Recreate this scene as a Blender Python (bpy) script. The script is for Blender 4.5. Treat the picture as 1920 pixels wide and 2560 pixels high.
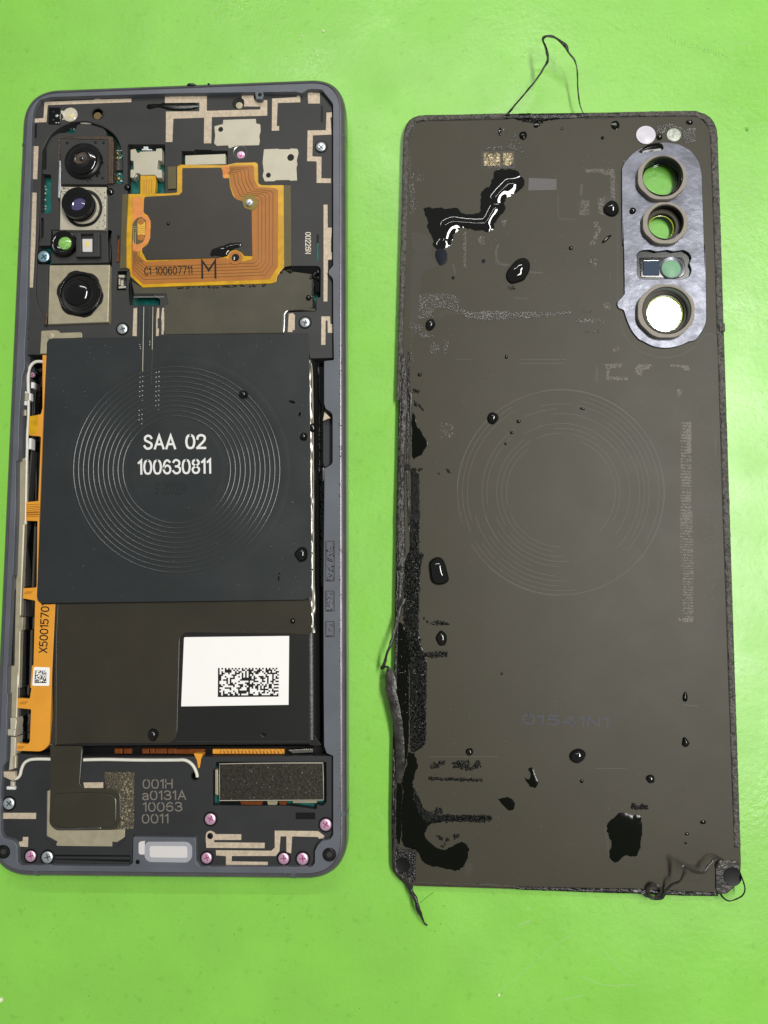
import bpy, bmesh, math, random
import numpy as np
from mathutils import Vector, Matrix, noise
from mathutils.geometry import tessellate_polygon
random.seed(7); R = random.random
S = bpy.context.scene
for o in list(bpy.data.objects): bpy.data.objects.remove(o)
S.unit_settings.scale_length = 0.01            # one Blender unit = 1 cm
COL = S.collection

# ------------------------------------------------------------------ camera
F, TX, TY, CAMH = 1922.0, .1085, .0464, 16.3
ROT = Matrix.Rotation(TY, 3, 'Y') @ Matrix.Rotation(TX, 3, 'X')
cd = bpy.data.cameras.new('camera'); cam = bpy.data.objects.new('camera', cd); COL.objects.link(cam)
cd.sensor_fit = 'VERTICAL'; cd.sensor_height = 24; cd.lens = 24 * F / 2560
cd.clip_start = .1; cd.clip_end = 1000
cam.location = (0, 0, CAMH); cam.rotation_euler = ROT.to_euler()
S.camera = cam

# ------------------------------------------------------------------ light
w = bpy.data.worlds.new('World'); S.world = w; w.use_nodes = True
bg = w.node_tree.nodes['Background']; bg.inputs[0].default_value = (.93, .97, 1, 1); bg.inputs[1].default_value = .19
def lamp(x, y, z, sx, sy, power, col=(1, .98, .94)):
    l = bpy.data.lights.new('ceiling_lamp', 'AREA'); l.shape = 'RECTANGLE'; l.size = sx; l.size_y = sy
    l.energy = power; l.color = col
    o = bpy.data.objects.new('ceiling_lamp', l); o.location = (x, y, z); COL.objects.link(o)
lamp(39.5, 13, 100, 12, 72, 112000)
lamp(14, 78, 100, 42, 4, 24000)
lamp(-24, 80, 104, 32, 4, 14000)
S.view_settings.view_transform = 'Standard'; S.view_settings.look = 'None'
S.view_settings.exposure = 0.0; S.view_settings.gamma = 1
try: S.cycles.max_bounces = 8; S.cycles.transparent_max_bounces = 12; S.cycles.sample_clamp_indirect = 4
except Exception: pass

# ------------------------------------------------------------------ measuring frames (photo -> bench)
TL = dict(A=(40,180,.25316), B=(440,180,.26522), C=(40,560,.25316), D=(440,560,.26522), E=(0,860,.26522), F=(440,860,.26522),
  G=(0,1280,.26522), H=(440,1280,.26522), I=(0,1680,.26522), J=(440,1680,.26522), K=(980,60,.28933), L=(1440,260,.25316),
  M=(980,400,.27728), N=(1440,560,.25316), O=(960,820,.28933), Q=(1380,840,.28933), R=(940,1280,.27728), S=(1400,1280,.27728),
  T=(940,1700,.27728), U=(1400,1700,.28933), V=(940,2000,.27728), W=(1500,2040,.22905), X=(1500,0,.25316), Z=(0,0,1.0),
  a=(300,540,.07233), b=(0,880,.09946), c=(740,880,.16274), d=(1800,300,.3163))
def pl(spec):
    """'A 12,30 B 5,6,8 ...' -> [(x, y, corner radius)]"""
    out = []; t = TL['Z']
    for k in spec.split():
        if k in TL: t = TL[k]; continue
        v = [float(q) for q in k.split(',')]
        out.append((t[0] + v[0]*t[2], t[1] + v[1]*t[2], (v[2]*t[2] if len(v) > 2 else 0)))
    return out
def fillet(p, seg=6):
    out = []; n = len(p)
    for i in range(n):
        x, y, r = p[i]
        if r <= 0: out.append((x, y)); continue
        a = Vector(p[i-1][:2]); b = Vector((x, y)); c = Vector(p[(i+1) % n][:2])
        u = (a-b); v = (c-b); lu, lv = u.length, v.length; u.normalize(); v.normalize()
        d = min(r, lu*.48, lv*.48)
        for s in range(seg+1):
            t = s/seg
            q = (b+u*d)*(1-t)**2 + b*2*t*(1-t) + (b+v*d)*t*t
            out.append((q.x, q.y))
    return out
def circ(cx, cy, r, n=32, ry=None): return [(cx+math.cos(2*math.pi*i/n)*r, cy+math.sin(2*math.pi*i/n)*(ry or r)) for i in range(n)]
def P(x, y, h=0):
    d = ROT @ Vector(((x-960)/F, -(y-1280)/F, -1)); k = (h-CAMH)/d.z
    return (d.x*k, d.y*k, h)
def at(tile, x, y): t = TL[tile]; return (t[0]+x*t[2], t[1]+y*t[2])
PXCM = 1/117.0                                        # rough cm per photo unit on the bench
def chaikin(p, it=2, closed=True):
    for _ in range(it):
        q = []; n = len(p)
        for i in range(n if closed else n-1):
            a, b = p[i], p[(i+1) % n]
            q += [tuple(.75*a[k]+.25*b[k] for k in range(len(a))), tuple(.25*a[k]+.75*b[k] for k in range(len(a)))]
        if not closed: q = [p[0]] + q + [p[-1]]
        p = q
    return p
def area2(p): return sum(p[i-1][0]*p[i][1]-p[i][0]*p[i-1][1] for i in range(len(p)))
def ccw(p): return list(p) if area2(p) > 0 else list(reversed(p))
def inset(p, d):
    """p counter-clockwise; d > 0 moves inwards"""
    n = len(p); out = []
    for i in range(n):
        a = Vector(p[i-1][:2]); b = Vector(p[i][:2]); c = Vector(p[(i+1) % n][:2])
        e1 = b-a; e2 = c-b
        if e1.length < 1e-7: e1 = e2
        if e2.length < 1e-7: e2 = e1
        e1.normalize(); e2.normalize()
        n1 = Vector((-e1.y, e1.x)); n2 = Vector((-e2.y, e2.x)); m = n1+n2
        if m.length < 1e-4: m = n1
        m.normalize(); k = d/max(.45, m.dot(n1)); out.append((b.x+m.x*k, b.y+m.y*k))
    return out

# ------------------------------------------------------------------ materials
def lin(c): c = c/255; return c/12.92 if c <= .04045 else ((c+.055)/1.055)**2.4
def rgb(r, g, b, k=1.0): return (lin(r)*k, lin(g)*k, lin(b)*k, 1)
def mat(name, col, rough=.5, metal=0., var=.0, vscale=3., bump=0., bscale=60., spec=.5, rvar=0., trans=0., ior=1.45, coat=0., alpha=1., col2=None):
    m = bpy.data.materials.new(name); m.use_nodes = True; nt = m.node_tree; N = nt.nodes; b = N['Principled BSDF']
    b.inputs['Base Color'].default_value = col; b.inputs['Roughness'].default_value = rough; b.inputs['Metallic'].default_value = metal
    b.inputs['Specular IOR Level'].default_value = spec; b.inputs['Transmission Weight'].default_value = trans; b.inputs['IOR'].default_value = ior
    b.inputs['Coat Weight'].default_value = coat; b.inputs['Coat Roughness'].default_value = .05; b.inputs['Alpha'].default_value = alpha
    g = N.new('ShaderNodeNewGeometry')
    def noi(scale, det=4):
        n = N.new('ShaderNodeTexNoise'); n.inputs['Scale'].default_value = scale; n.inputs['Detail'].default_value = det
        nt.links.new(g.outputs['Position'], n.inputs['Vector']); return n
    if var or col2:
        n = noi(vscale); r = N.new('ShaderNodeMapRange'); r.inputs['From Min'].default_value = .3; r.inputs['From Max'].default_value = .7
        nt.links.new(n.outputs['Fac'], r.inputs['Value'])
        mx = N.new('ShaderNodeMix'); mx.data_type = 'RGBA'
        c2 = col2 or tuple(min(1, c*(1+var)) for c in col[:3])+(1,); c1 = col if col2 else tuple(c*(1-var) for c in col[:3])+(1,)
        mx.inputs[6].default_value = c1; mx.inputs[7].default_value = c2
        nt.links.new(r.outputs[0], mx.inputs[0]); nt.links.new(mx.outputs[2], b.inputs['Base Color'])
    if rvar:
        n = noi(vscale*1.7, 5); r = N.new('ShaderNodeMapRange'); r.inputs['From Min'].default_value = .3; r.inputs['From Max'].default_value = .7
        r.inputs['To Min'].default_value = rough-rvar; r.inputs['To Max'].default_value = rough+rvar
        nt.links.new(n.outputs['Fac'], r.inputs['Value']); nt.links.new(r.outputs[0], b.inputs['Roughness'])
    if bump:
        n = noi(bscale, 3); bp = N.new('ShaderNodeBump'); bp.inputs['Strength'].default_value = 1; bp.inputs['Distance'].default_value = bump
        nt.links.new(n.outputs['Fac'], bp.inputs['Height']); nt.links.new(bp.outputs[0], b.inputs['Normal'])
    return m
M = {}
M['table'] = mat('green_bench_mat', (.268, .655, .084, 1), .31, var=.035, vscale=.35, bump=.0035, bscale=9, rvar=.09, spec=.7)
M['frame'] = mat('slate_frame_paint', rgb(108, 112, 120, .8), .42, metal=.2, var=.12, vscale=1.2, bump=.0012, bscale=90)
M['side'] = mat('anodised_side', rgb(134, 130, 136, .85), .3, metal=.7, var=.1)
M['plastic'] = mat('black_plastic', rgb(60, 60, 59, .78), .55, var=.12, vscale=1.3, bump=.0012, bscale=70)
M['plastic_b'] = mat('black_plastic_lower', rgb(50, 51, 53, .72), .5, var=.12, vscale=1.5, bump=.0012, bscale=70)
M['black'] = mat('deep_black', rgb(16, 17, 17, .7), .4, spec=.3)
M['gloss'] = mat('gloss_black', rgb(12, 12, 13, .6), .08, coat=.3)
M['trace'] = mat('antenna_trace', rgb(214, 197, 172, .82), .5, metal=.15, var=.16, vscale=14, bump=.001, bscale=120)
M['shield'] = mat('nickel_shield', rgb(205, 199, 178, .85), .42, metal=.25, var=.05, vscale=3, bump=.0006, bscale=50)
M['steel'] = mat('steel', rgb(205, 205, 200, .95), .25, metal=.9, var=.1, vscale=20)
M['beige'] = mat('beige_metal', rgb(182, 173, 146, .9), .38, metal=.3, var=.1, vscale=6)
M['zinc'] = mat('zinc_screw', rgb(215, 222, 222), .3, metal=.75, var=.12, vscale=30)
M['blue'] = mat('blue_zinc_screw', rgb(165, 200, 212), .3, metal=.7, var=.12, vscale=30)
M['pink'] = mat('pink_screw', rgb(232, 188, 212), .3, metal=.6, var=.15, vscale=40)
M['lilac'] = mat('lilac_slot', rgb(184, 84, 140), .35, metal=.5)
M['slot'] = mat('screw_slot', rgb(70, 85, 92), .4, metal=.5)
M['teal'] = mat('teal_board', rgb(18, 104, 96, .8), .35, var=.3, vscale=9, bump=.001, bscale=90)
M['solder'] = mat('solder', rgb(210, 222, 215), .25, metal=.6)
M['amber'] = mat('amber_film', rgb(214, 164, 22, .88), .3, var=.18, vscale=5, spec=.6)
M['amber_d'] = mat('amber_film_dark', rgb(150, 128, 40, .75), .3, var=.15, vscale=6)
M['copper'] = mat('copper_coil', rgb(188, 120, 52, .82), .38, metal=.05, var=.1, vscale=3)
M['orange'] = mat('orange_flex', rgb(240, 165, 55, .85), .38, var=.06, vscale=2)
M['rust'] = mat('dark_orange_flex', rgb(130, 66, 14, .7), .35, var=.25, vscale=12)
M['gap'] = mat('coil_gap', rgb(138, 98, 42, .75), .4)
M['peach'] = mat('peach_copper', rgb(242, 156, 84, .82), .35, metal=.15, var=.08, vscale=10)
M['gold'] = mat('gold_pad', rgb(250, 196, 84, .9), .3, metal=.3)
M['olive'] = mat('olive_film', rgb(104, 96, 60, .75), .4, var=.1, vscale=3)
M['graphite'] = mat('graphite_sheet', rgb(66, 62, 57, .75), .38, var=.1, vscale=1.2, bump=.0006, bscale=30)
M['tape'] = mat('olive_shield_tape', rgb(86, 82, 68, .78), .36, var=.12, vscale=2, bump=.002, bscale=70)
M['coil'] = mat('coil_sheet', rgb(56, 60, 61, .62), .38, var=.14, vscale=.6, bump=.0004, bscale=120, rvar=.06)
M['ridge'] = mat('coil_ridge', rgb(58, 62, 62, .7), .26, spec=.85, ior=1.5)
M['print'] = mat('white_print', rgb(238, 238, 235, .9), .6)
M['ink'] = mat('dark_ink', rgb(34, 22, 14, .6), .6)
M['dots'] = mat('black_ink', rgb(18, 18, 16, .5), .7)
M['greyprint'] = mat('grey_print', rgb(150, 142, 130, .6), .6)
M['cream'] = mat('cream_print', rgb(245, 235, 215, .9), .6)
M['brown'] = mat('brown_film', rgb(62, 58, 48, .75), .3, var=.1, vscale=1)
M['brown2'] = mat('brown_film_tail', rgb(64, 61, 49, .75), .25, var=.1, vscale=1.4)
M['batt'] = mat('battery_pouch', rgb(38, 38, 37, .75), .33, var=.1, vscale=.8)
M['label'] = mat('white_label', (.93, .92, .88, 1), .5, var=.01)
M['wire'] = mat('white_cable', rgb(228, 226, 212, .9), .35, var=.05, vscale=9)
M['foil'] = mat('crinkled_foil', rgb(150, 147, 138), .3, metal=1, bump=.004, bscale=4)
M['glitter'] = mat('rough_gasket', rgb(92, 86, 70, .8), .38, metal=.35, bump=.02, bscale=34, var=.4, vscale=25)
M['motor'] = mat('grained_steel', rgb(84, 80, 70, .7), .36, metal=.7, bump=.006, bscale=24, var=.4, vscale=20)
M['chip'] = mat('chip_black', rgb(60, 58, 56, .8), .4)
M['mesh'] = mat('speaker_mesh', rgb(168, 170, 176, .9), .5, bump=.006, bscale=55, var=.12, vscale=60)
M['meshw'] = mat('speaker_cloth', rgb(214, 210, 208, .95), .6, var=.05, vscale=60)
M['lens'] = mat('lens_black', rgb(14, 13, 13, .6), .12, coat=.6)
M['lensb'] = mat('lens_barrel', rgb(28, 27, 26, .65), .32)
M['lensglass'] = mat('lens_glass', rgb(46, 42, 48, .7), .05, coat=1)
M['lensgrey'] = mat('lens_inner', rgb(120, 108, 98, .6), .25, metal=.3, coat=.5)
M['green'] = mat('green_lens', rgb(92, 190, 80, .8), .08, coat=1, col2=rgb(190, 230, 130, .8), vscale=30)
M['violet'] = mat('violet_lens', rgb(90, 84, 130, .7), .05, coat=1)
M['flash'] = mat('flash_lens', rgb(214, 206, 184, .9), .2, var=.15, vscale=30)
M['flashy'] = mat('flash_phosphor', rgb(240, 222, 140, .9), .3)
M['bronze'] = mat('bronze_wall', rgb(98, 84, 72, .8), .35, metal=.5, var=.3, vscale=15)
M['cover'] = mat('grey_brown_film', rgb(81, 76, 60, .58), .46, var=.05, vscale=.8, bump=.0006, bscale=8, rvar=.015, spec=.34)
M['foam'] = mat('foam_adhesive', rgb(88, 85, 78, .8), .36, var=.65, vscale=16, bump=.035, bscale=24)
M['foamd'] = mat('wet_foam_adhesive', rgb(34, 33, 31, .7), .2, var=.6, vscale=18, bump=.014, bscale=30, rvar=.12)
M['strip'] = mat('stretched_adhesive', rgb(78, 75, 70, .5), .3, metal=.25, var=.5, vscale=7, bump=.012, bscale=12)
M['torn'] = mat('torn_dark_adhesive', rgb(66, 63, 58, .6), .25, var=.75, vscale=14, bump=.02, bscale=22)
M['ringfoam'] = mat('ring_foam', rgb(152, 145, 133, .95), .6, var=.16, vscale=50, bump=.005, bscale=70)
M['bezel'] = mat('milled_bezel', rgb(112, 114, 124, .72), .34, metal=.75, var=.3, vscale=2.2, bump=.004, bscale=9, rvar=.06)
M['wall'] = mat('ring_wall', rgb(26, 28, 26, .7), .16, metal=.3)
M['rimglass'] = mat('yellow_green_rim', rgb(176, 196, 40, .8), .2, coat=.6)
M['wall_lit'] = mat('lit_ring_wall', rgb(190, 190, 196, .9), .3, metal=.5)  # lit copy of the ring wall for the lowest ring; brightness is in the colour
M['water'] = mat('water', (.005, .0055, .004, 1), .025, spec=.8, ior=1.45)
M['bead'] = mat('bead_water', rgb(104, 101, 94, .85), .1, spec=1.0, ior=1.6)
M['bbead'] = mat('black_bead', (.004, .0045, .003, 1), .14, spec=.25)
M['clear'] = mat('clear_water', (.9, .92, .9, 1), .0, trans=1, ior=1.33)
M['wet'] = mat('wet_film', (.004, .005, .003, 1), .1, spec=.2)
M['blue_wet'] = mat('blue_black_wet', rgb(16, 26, 44, .5), .5, spec=.2)
M['residue'] = mat('pale_residue', rgb(168, 162, 152, .85), .5, alpha=.55)
M['arc'] = mat('faint_imprint', rgb(140, 136, 128, .8), .4, alpha=.3)
M['haze'] = mat('dried_water_film', rgb(128, 128, 128, .8), .4, alpha=.1)
M['arc2'] = mat('faint_bluish_print', rgb(96, 102, 122, .8), .5, alpha=.5)
M['disc'] = mat('milky_diffuser', rgb(216, 213, 222, .92), .3, var=.02)
M['disc2'] = mat('speckled_window', rgb(226, 232, 216, .92), .3, col2=rgb(150, 156, 142, .8), vscale=22)
M['blueglass'] = mat('blue_filter', rgb(48, 68, 90, .8), .45, spec=.2)
M['pad'] = mat('brown_foil_pad', rgb(150, 138, 110, .8), .3, metal=.5, var=.5, vscale=16, bump=.02, bscale=16)
M['crumb'] = mat('crumb', rgb(235, 232, 205), .6)
M['scratch'] = mat('bench_scratch', rgb(200, 236, 165, .95), .4, alpha=.38)
M['smudge'] = mat('bench_print', rgb(40, 96, 24, .8), .5, alpha=.5)
M['dirt'] = mat('brown_dirt', rgb(120, 100, 62, .8), .7)
def glassmat():
    m = bpy.data.materials.new('window_glass'); m.use_nodes = True; nt = m.node_tree; nt.nodes.clear()
    o = nt.nodes.new('ShaderNodeOutputMaterial'); mx = nt.nodes.new('ShaderNodeMixShader'); t = nt.nodes.new('ShaderNodeBsdfTransparent')
    g = nt.nodes.new('ShaderNodeBsdfGlossy'); f = nt.nodes.new('ShaderNodeFresnel'); f.inputs[0].default_value = 1.5
    t.inputs[0].default_value = (.86, .92, .86, 1); g.inputs['Roughness'].default_value = .03
    mm = nt.nodes.new('ShaderNodeMath'); mm.operation = 'MULTIPLY_ADD'; mm.inputs[1].default_value = 1; mm.inputs[2].default_value = .02
    nt.links.new(f.outputs[0], mm.inputs[0]); nt.links.new(mm.outputs[0], mx.inputs[0]); nt.links.new(t.outputs[0], mx.inputs[1]); nt.links.new(g.outputs[0], mx.inputs[2])
    nt.links.new(mx.outputs[0], o.inputs[0]); return m
M['glass'] = glassmat()

# table: sheen worn in patches, fine scratches in relief
def table_nodes():
    m = M['table']; nt = m.node_tree; N = nt.nodes; b = N['Principled BSDF']
    g = N.new('ShaderNodeNewGeometry')
    bumps = [n for n in N if n.type == 'BUMP'][0]
    v = N.new('ShaderNodeTexNoise'); v.inputs['Scale'].default_value = 1.6; v.inputs['Detail'].default_value = 9; v.inputs['Roughness'].default_value = .75
    nt.links.new(g.outputs['Position'], v.inputs['Vector'])
    b2 = N.new('ShaderNodeBump'); b2.inputs['Distance'].default_value = .011; b2.inputs['Strength'].default_value = 1
    nt.links.new(v.outputs['Fac'], b2.inputs['Height']); nt.links.new(bumps.outputs[0], b2.inputs['Normal']); nt.links.new(b2.outputs[0], b.inputs['Normal'])
    src = b.inputs['Base Color'].links[0].from_socket
    for sc_, amt, lo, hi in ((34, .07, .35, .65), (.8, .07, .35, .65), (5, .12, .6, .72), (16, .16, .68, .74)):
        n = N.new('ShaderNodeTexNoise'); n.inputs['Scale'].default_value = sc_; n.inputs['Detail'].default_value = 6; nt.links.new(g.outputs['Position'], n.inputs['Vector'])
        r = N.new('ShaderNodeMapRange'); r.inputs['From Min'].default_value = lo; r.inputs['From Max'].default_value = hi; r.inputs['To Min'].default_value = 1; r.inputs['To Max'].default_value = 1-amt
        nt.links.new(n.outputs['Fac'], r.inputs['Value'])
        v_ = N.new('ShaderNodeVectorMath'); v_.operation = 'SCALE'; nt.links.new(src, v_.inputs[0]); nt.links.new(r.outputs[0], v_.inputs['Scale']); src = v_.outputs[0]
    nt.links.new(src, b.inputs['Base Color'])
table_nodes()

# ------------------------------------------------------------------ builders
ORG = {}
def tag(o, label=None, cat=None, group=None, kind=None):
    if label: o['label'] = label
    if cat: o['category'] = cat
    if group: o['group'] = group
    if kind: o['kind'] = kind
    return o
def empty(name, loc, label, cat, group=None):
    o = bpy.data.objects.new(name, None); COL.objects.link(o); o.location = loc; o.empty_display_size = .5
    ORG[o] = Vector(loc); return tag(o, label, cat, group)
def mk(name, verts, faces, m, parent=None, smooth=False, ang=35, label=None, flat=False):
    v = np.array(verts, float); c = (v.min(0)+v.max(0))/2; c[2] = v[:, 2].min()
    me = bpy.data.meshes.new(name); me.from_pydata([tuple(q) for q in v-c], [], faces)
    me.materials.append(M[m] if isinstance(m, str) else m)
    bm = bmesh.new(); bm.from_mesh(me)
    bmesh.ops.remove_doubles(bm, verts=bm.verts, dist=1e-5)
    bmesh.ops.recalc_face_normals(bm, faces=bm.faces)
    if smooth:
        for f in bm.faces: f.smooth = not (flat and abs(f.normal.z) > .9995)
        for e in bm.edges:
            if len(e.link_faces) == 2 and e.calc_face_angle(0) > math.radians(ang): e.smooth = False
    bm.to_mesh(me); bm.free()
    o = bpy.data.objects.new(name, me); COL.objects.link(o); org = Vector(c); ORG[o] = org
    if parent is not None: o.parent = parent; o.location = org-ORG[parent]
    else: o.location = org
    if label: o['label'] = label
    return o
def loops_of(spec, h): 
    p = fillet(pl(spec)) if isinstance(spec, str) else [q[:2] for q in spec]
    return ccw([P(x, y, h)[:2] for x, y in p])
def prism_w(name, loop, h0, h1, m, parent=None, bev=.006, holes=(), label=None, smooth=True):
    """extruded shape from a world-space outline"""
    V = []; Fc = []; tops = []; loop = ccw(loop)
    allp = [loop]+[list(reversed(ccw(hh))) for hh in holes]
    b = min(bev, (h1-h0)*.45)
    for lp in allp:
        n = len(lp); base = len(V); ins = inset(lp, b) if b > 0 else lp
        V += [(x, y, h0) for x, y in lp]+[(x, y, h1-b) for x, y in lp]
        for i in range(n):
            j = (i+1) % n; Fc.append((base+i, base+j, base+n+j, base+n+i))
        if b > 0:
            V += [(x, y, h1-b*.3) for x, y in inset(lp, b*.3)]+[(x, y, h1) for x, y in ins]
            for k in (1, 2):
                for i in range(n):
                    j = (i+1) % n; Fc.append((base+k*n+i, base+k*n+j, base+(k+1)*n+j, base+(k+1)*n+i))
            tops.append((base+3*n, ins))
        else: tops.append((base+n, lp))
    idx = []; vs = []
    for b0, lp in tops: idx += [b0+i for i in range(len(lp))]; vs.append([Vector((x, y, 0)) for x, y in lp])
    for t in tessellate_polygon(vs): Fc.append(tuple(idx[i] for i in t))
    return mk(name, V, Fc, m, parent, smooth=smooth, ang=30, label=label, flat=True)
def prism(name, spec, h0, h1, m, parent=None, bev=.006, holes=(), label=None):
    return prism_w(name, loops_of(spec, h1), h0, h1, m, parent, bev, [loops_of(q, h1) for q in holes], label)
def lathe(name, x, y, h, prof, m, parent=None, n=40, sx=1, sy=1, label=None, wob=0, seed=0, cap=True):
    """x, y photo position of the axis where it meets height h; prof = [(radius cm, z above h)]"""
    c = P(x, y, h); V = []; Fc = []
    for k, (r, z) in enumerate(prof):
        for i in range(n):
            a = 2*math.pi*i/n; q = 1+wob*(noise.noise(Vector((math.cos(a)*1.4+seed, math.sin(a)*1.4, seed*.7))))
            V.append((c[0]+math.cos(a)*r*sx*q, c[1]+math.sin(a)*r*sy*q, h+z))
    for k in range(len(prof)-1):
        for i in range(n):
            j = (i+1) % n; Fc.append((k*n+i, k*n+j, (k+1)*n+j, (k+1)*n+i))
    if cap and prof[-1][0] > 1e-4: Fc.append(tuple((len(prof)-1)*n+i for i in range(n)))
    return mk(name, V, Fc, m, parent, smooth=True, ang=38, label=label)
def catmull(p, seg=6):
    q = [p[0]]+list(p)+[p[-1]]; out = []
    for i in range(1, len(q)-2):
        for s in range(seg):
            t = s/seg; out.append(tuple(.5*(2*q[i][k]+(q[i+1][k]-q[i-1][k])*t+(2*q[i-1][k]-5*q[i][k]+4*q[i+1][k]-q[i+2][k])*t*t+(3*q[i][k]-q[i-1][k]-3*q[i+1][k]+q[i+2][k])*t**3) for k in range(len(p[0]))))
    out.append(tuple(p[-1])); return out
def sweep(name, pts, m, parent=None, flat=1., n=8, closed=False, rough=0, label=None, seed=0):
    """pts: world (x, y, z, half width); a tube (flat < 1 squashes it)"""
    V = []; Fc = []; N_ = len(pts)
    for i, (x, y, z, r) in enumerate(pts):
        a = Vector(pts[i-1][:3]) if (i > 0 or closed) else Vector(pts[0][:3]); b = Vector(pts[(i+1) % N_][:3]) if (i < N_-1 or closed) else Vector(pts[-1][:3])
        t = (b-a).normalized(); s = t.cross(Vector((0, 0, 1)))
        if s.length < 1e-4: s = Vector((1, 0, 0))
        s.normalize(); u = s.cross(t)
        for k in range(n):
            an = 2*math.pi*k/n; q = 1+rough*noise.noise(Vector((x*9+k*1.7, y*9+seed, z*5)))*2
            V.append(tuple(Vector((x, y, z))+s*math.cos(an)*r*q+u*math.sin(an)*r*flat*q))
    for i in range(N_ if closed else N_-1):
        for k in range(n):
            a = i*n+k; b = i*n+(k+1) % n; c = ((i+1) % N_)*n+(k+1) % n; d = ((i+1) % N_)*n+k; Fc.append((a, b, c, d))
    if not closed: Fc.append(tuple(range(n))); Fc.append(tuple((N_-1)*n+k for k in range(n)))
    return mk(name, V, Fc, m, parent, smooth=True, ang=50, label=label)
def path(spec, h, r=None, seg=5, curve=True):
    """photo path -> sweep points; third number = half width in photo units"""
    p = []; t = TL['Z']
    for k in spec.split():
        if k in TL: t = TL[k]; continue
        v = [float(q) for q in k.split(',')]
        rr = (v[2] if len(v) > 2 else r)*PXCM; hh = v[3] if len(v) > 3 else h
        p.append((*P(t[0]+v[0]*t[2], t[1]+v[1]*t[2], hh), rr))
    return catmull(p, seg) if curve else p
def line(name, spec, h, r, m, parent=None, flat=.5, n=6, curve=False, seg=5, **kw): return sweep(name, path(spec, h, r, seg, curve), m, parent, flat, n, **kw)
O_ = 'C'                                               # curved polyline flag
GL = {'0': (4, [(1, [(2, 6), (.6, 5.4), (0, 3), (.6, .6), (2, 0), (3.4, .6), (4, 3), (3.4, 5.4), (2, 6)])]),
 '1': (1.7, [(0, [(0, 4.9), (1.5, 6), (1.5, 0)])]),
 '2': (4, [(1, [(.1, 4.3), (.5, 5.5), (2, 6), (3.5, 5.4), (3.8, 4.2), (3.1, 3.0), (1.4, 1.4), (0, 0)]), (0, [(0, 0), (4, 0)])]),
 '3': (4, [(1, [(.2, 5.1), (1, 5.9), (2.2, 6), (3.5, 5.3), (3.5, 4), (2.6, 3.3), (1.5, 3.15)]), (1, [(1.5, 3.15), (2.8, 3), (3.9, 2.2), (3.8, .9), (2.7, .1), (1.2, .1), (0, 1.1)])]),
 '4': (4, [(0, [(2.9, 0), (2.9, 6), (0, 1.7), (4, 1.7)])]),
 '5': (4, [(0, [(3.6, 6), (.5, 6), (.3, 3.3)]), (1, [(.3, 3.3), (1.8, 3.7), (3.3, 3.2), (3.9, 1.9), (3.3, .5), (1.8, 0), (0, .7)])]),
 '6': (4, [(1, [(3.6, 5.2), (2.3, 6), (.8, 5.2), (.1, 3.1), (.3, 1.1), (1.4, .1), (3, .2), (3.9, 1.4), (3.6, 2.9), (2.3, 3.6), (.9, 3.1), (.2, 2.2)])]),
 '7': (4, [(0, [(0, 6), (4, 6), (1.4, 0)])]),
 '8': (4, [(1, [(2, 6), (.6, 5.5), (.4, 4.2), (2, 3.2), (3.8, 2), (3.4, .5), (2, 0), (.6, .5), (.2, 2), (2, 3.2), (3.6, 4.2), (3.4, 5.5), (2, 6)])]),
 'S': (4, [(1, [(3.7, 4.9), (2.9, 5.8), (1.6, 6), (.4, 5.2), (.5, 3.9), (2, 3.15), (3.6, 2.3), (3.7, .9), (2.6, .05), (1, .1), (0, 1.2)])]),
 'A': (4.6, [(0, [(0, 0), (2.3, 6), (4.6, 0)]), (0, [(.85, 2), (3.75, 2)])]),
 'C': (3.6, [(1, [(3.6, 5), (2.6, 6), (.9, 5.7), (0, 4), (0, 2), (.9, .3), (2.6, 0), (3.6, 1)])]),
 'M': (4.2, [(0, [(0, 0), (0, 6), (2.1, 2.6), (4.2, 6), (4.2, 0)])]), 'N': (3.8, [(0, [(0, 0), (0, 6), (3.8, 0), (3.8, 6)])]),
 'X': (4, [(0, [(0, 0), (4, 6)]), (0, [(0, 6), (4, 0)])]), 'H': (4, [(0, [(0, 0), (0, 6)]), (0, [(4, 0), (4, 6)]), (0, [(0, 3.1), (4, 3.1)])]),
 'a': (3.4, [(1, [(.2, 3.6), (1, 4.3), (2.4, 4.2), (3.2, 3.3), (3.2, 1.5), (3.4, 0)]), (1, [(3.2, 2.5), (1.2, 2.2), (.1, 1.3), (.7, .1), (2, 0), (3.1, .9)])]),
 'G': (4, [(1, [(3.8, 5), (2.6, 6), (.9, 5.6), (0, 3.8), (.1, 1.8), (1.2, .2), (2.8, .1), (3.9, .8)]), (0, [(3.9, .8), (3.9, 2.8), (2.3, 2.8)])]),
 'R': (4, [(0, [(0, 0), (0, 6)]), (1, [(0, 6), (2.8, 5.9), (3.8, 4.6), (2.8, 3.2), (0, 3)]), (0, [(2, 3), (4, 0)])]), ' ': (2.6, [])}
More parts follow.
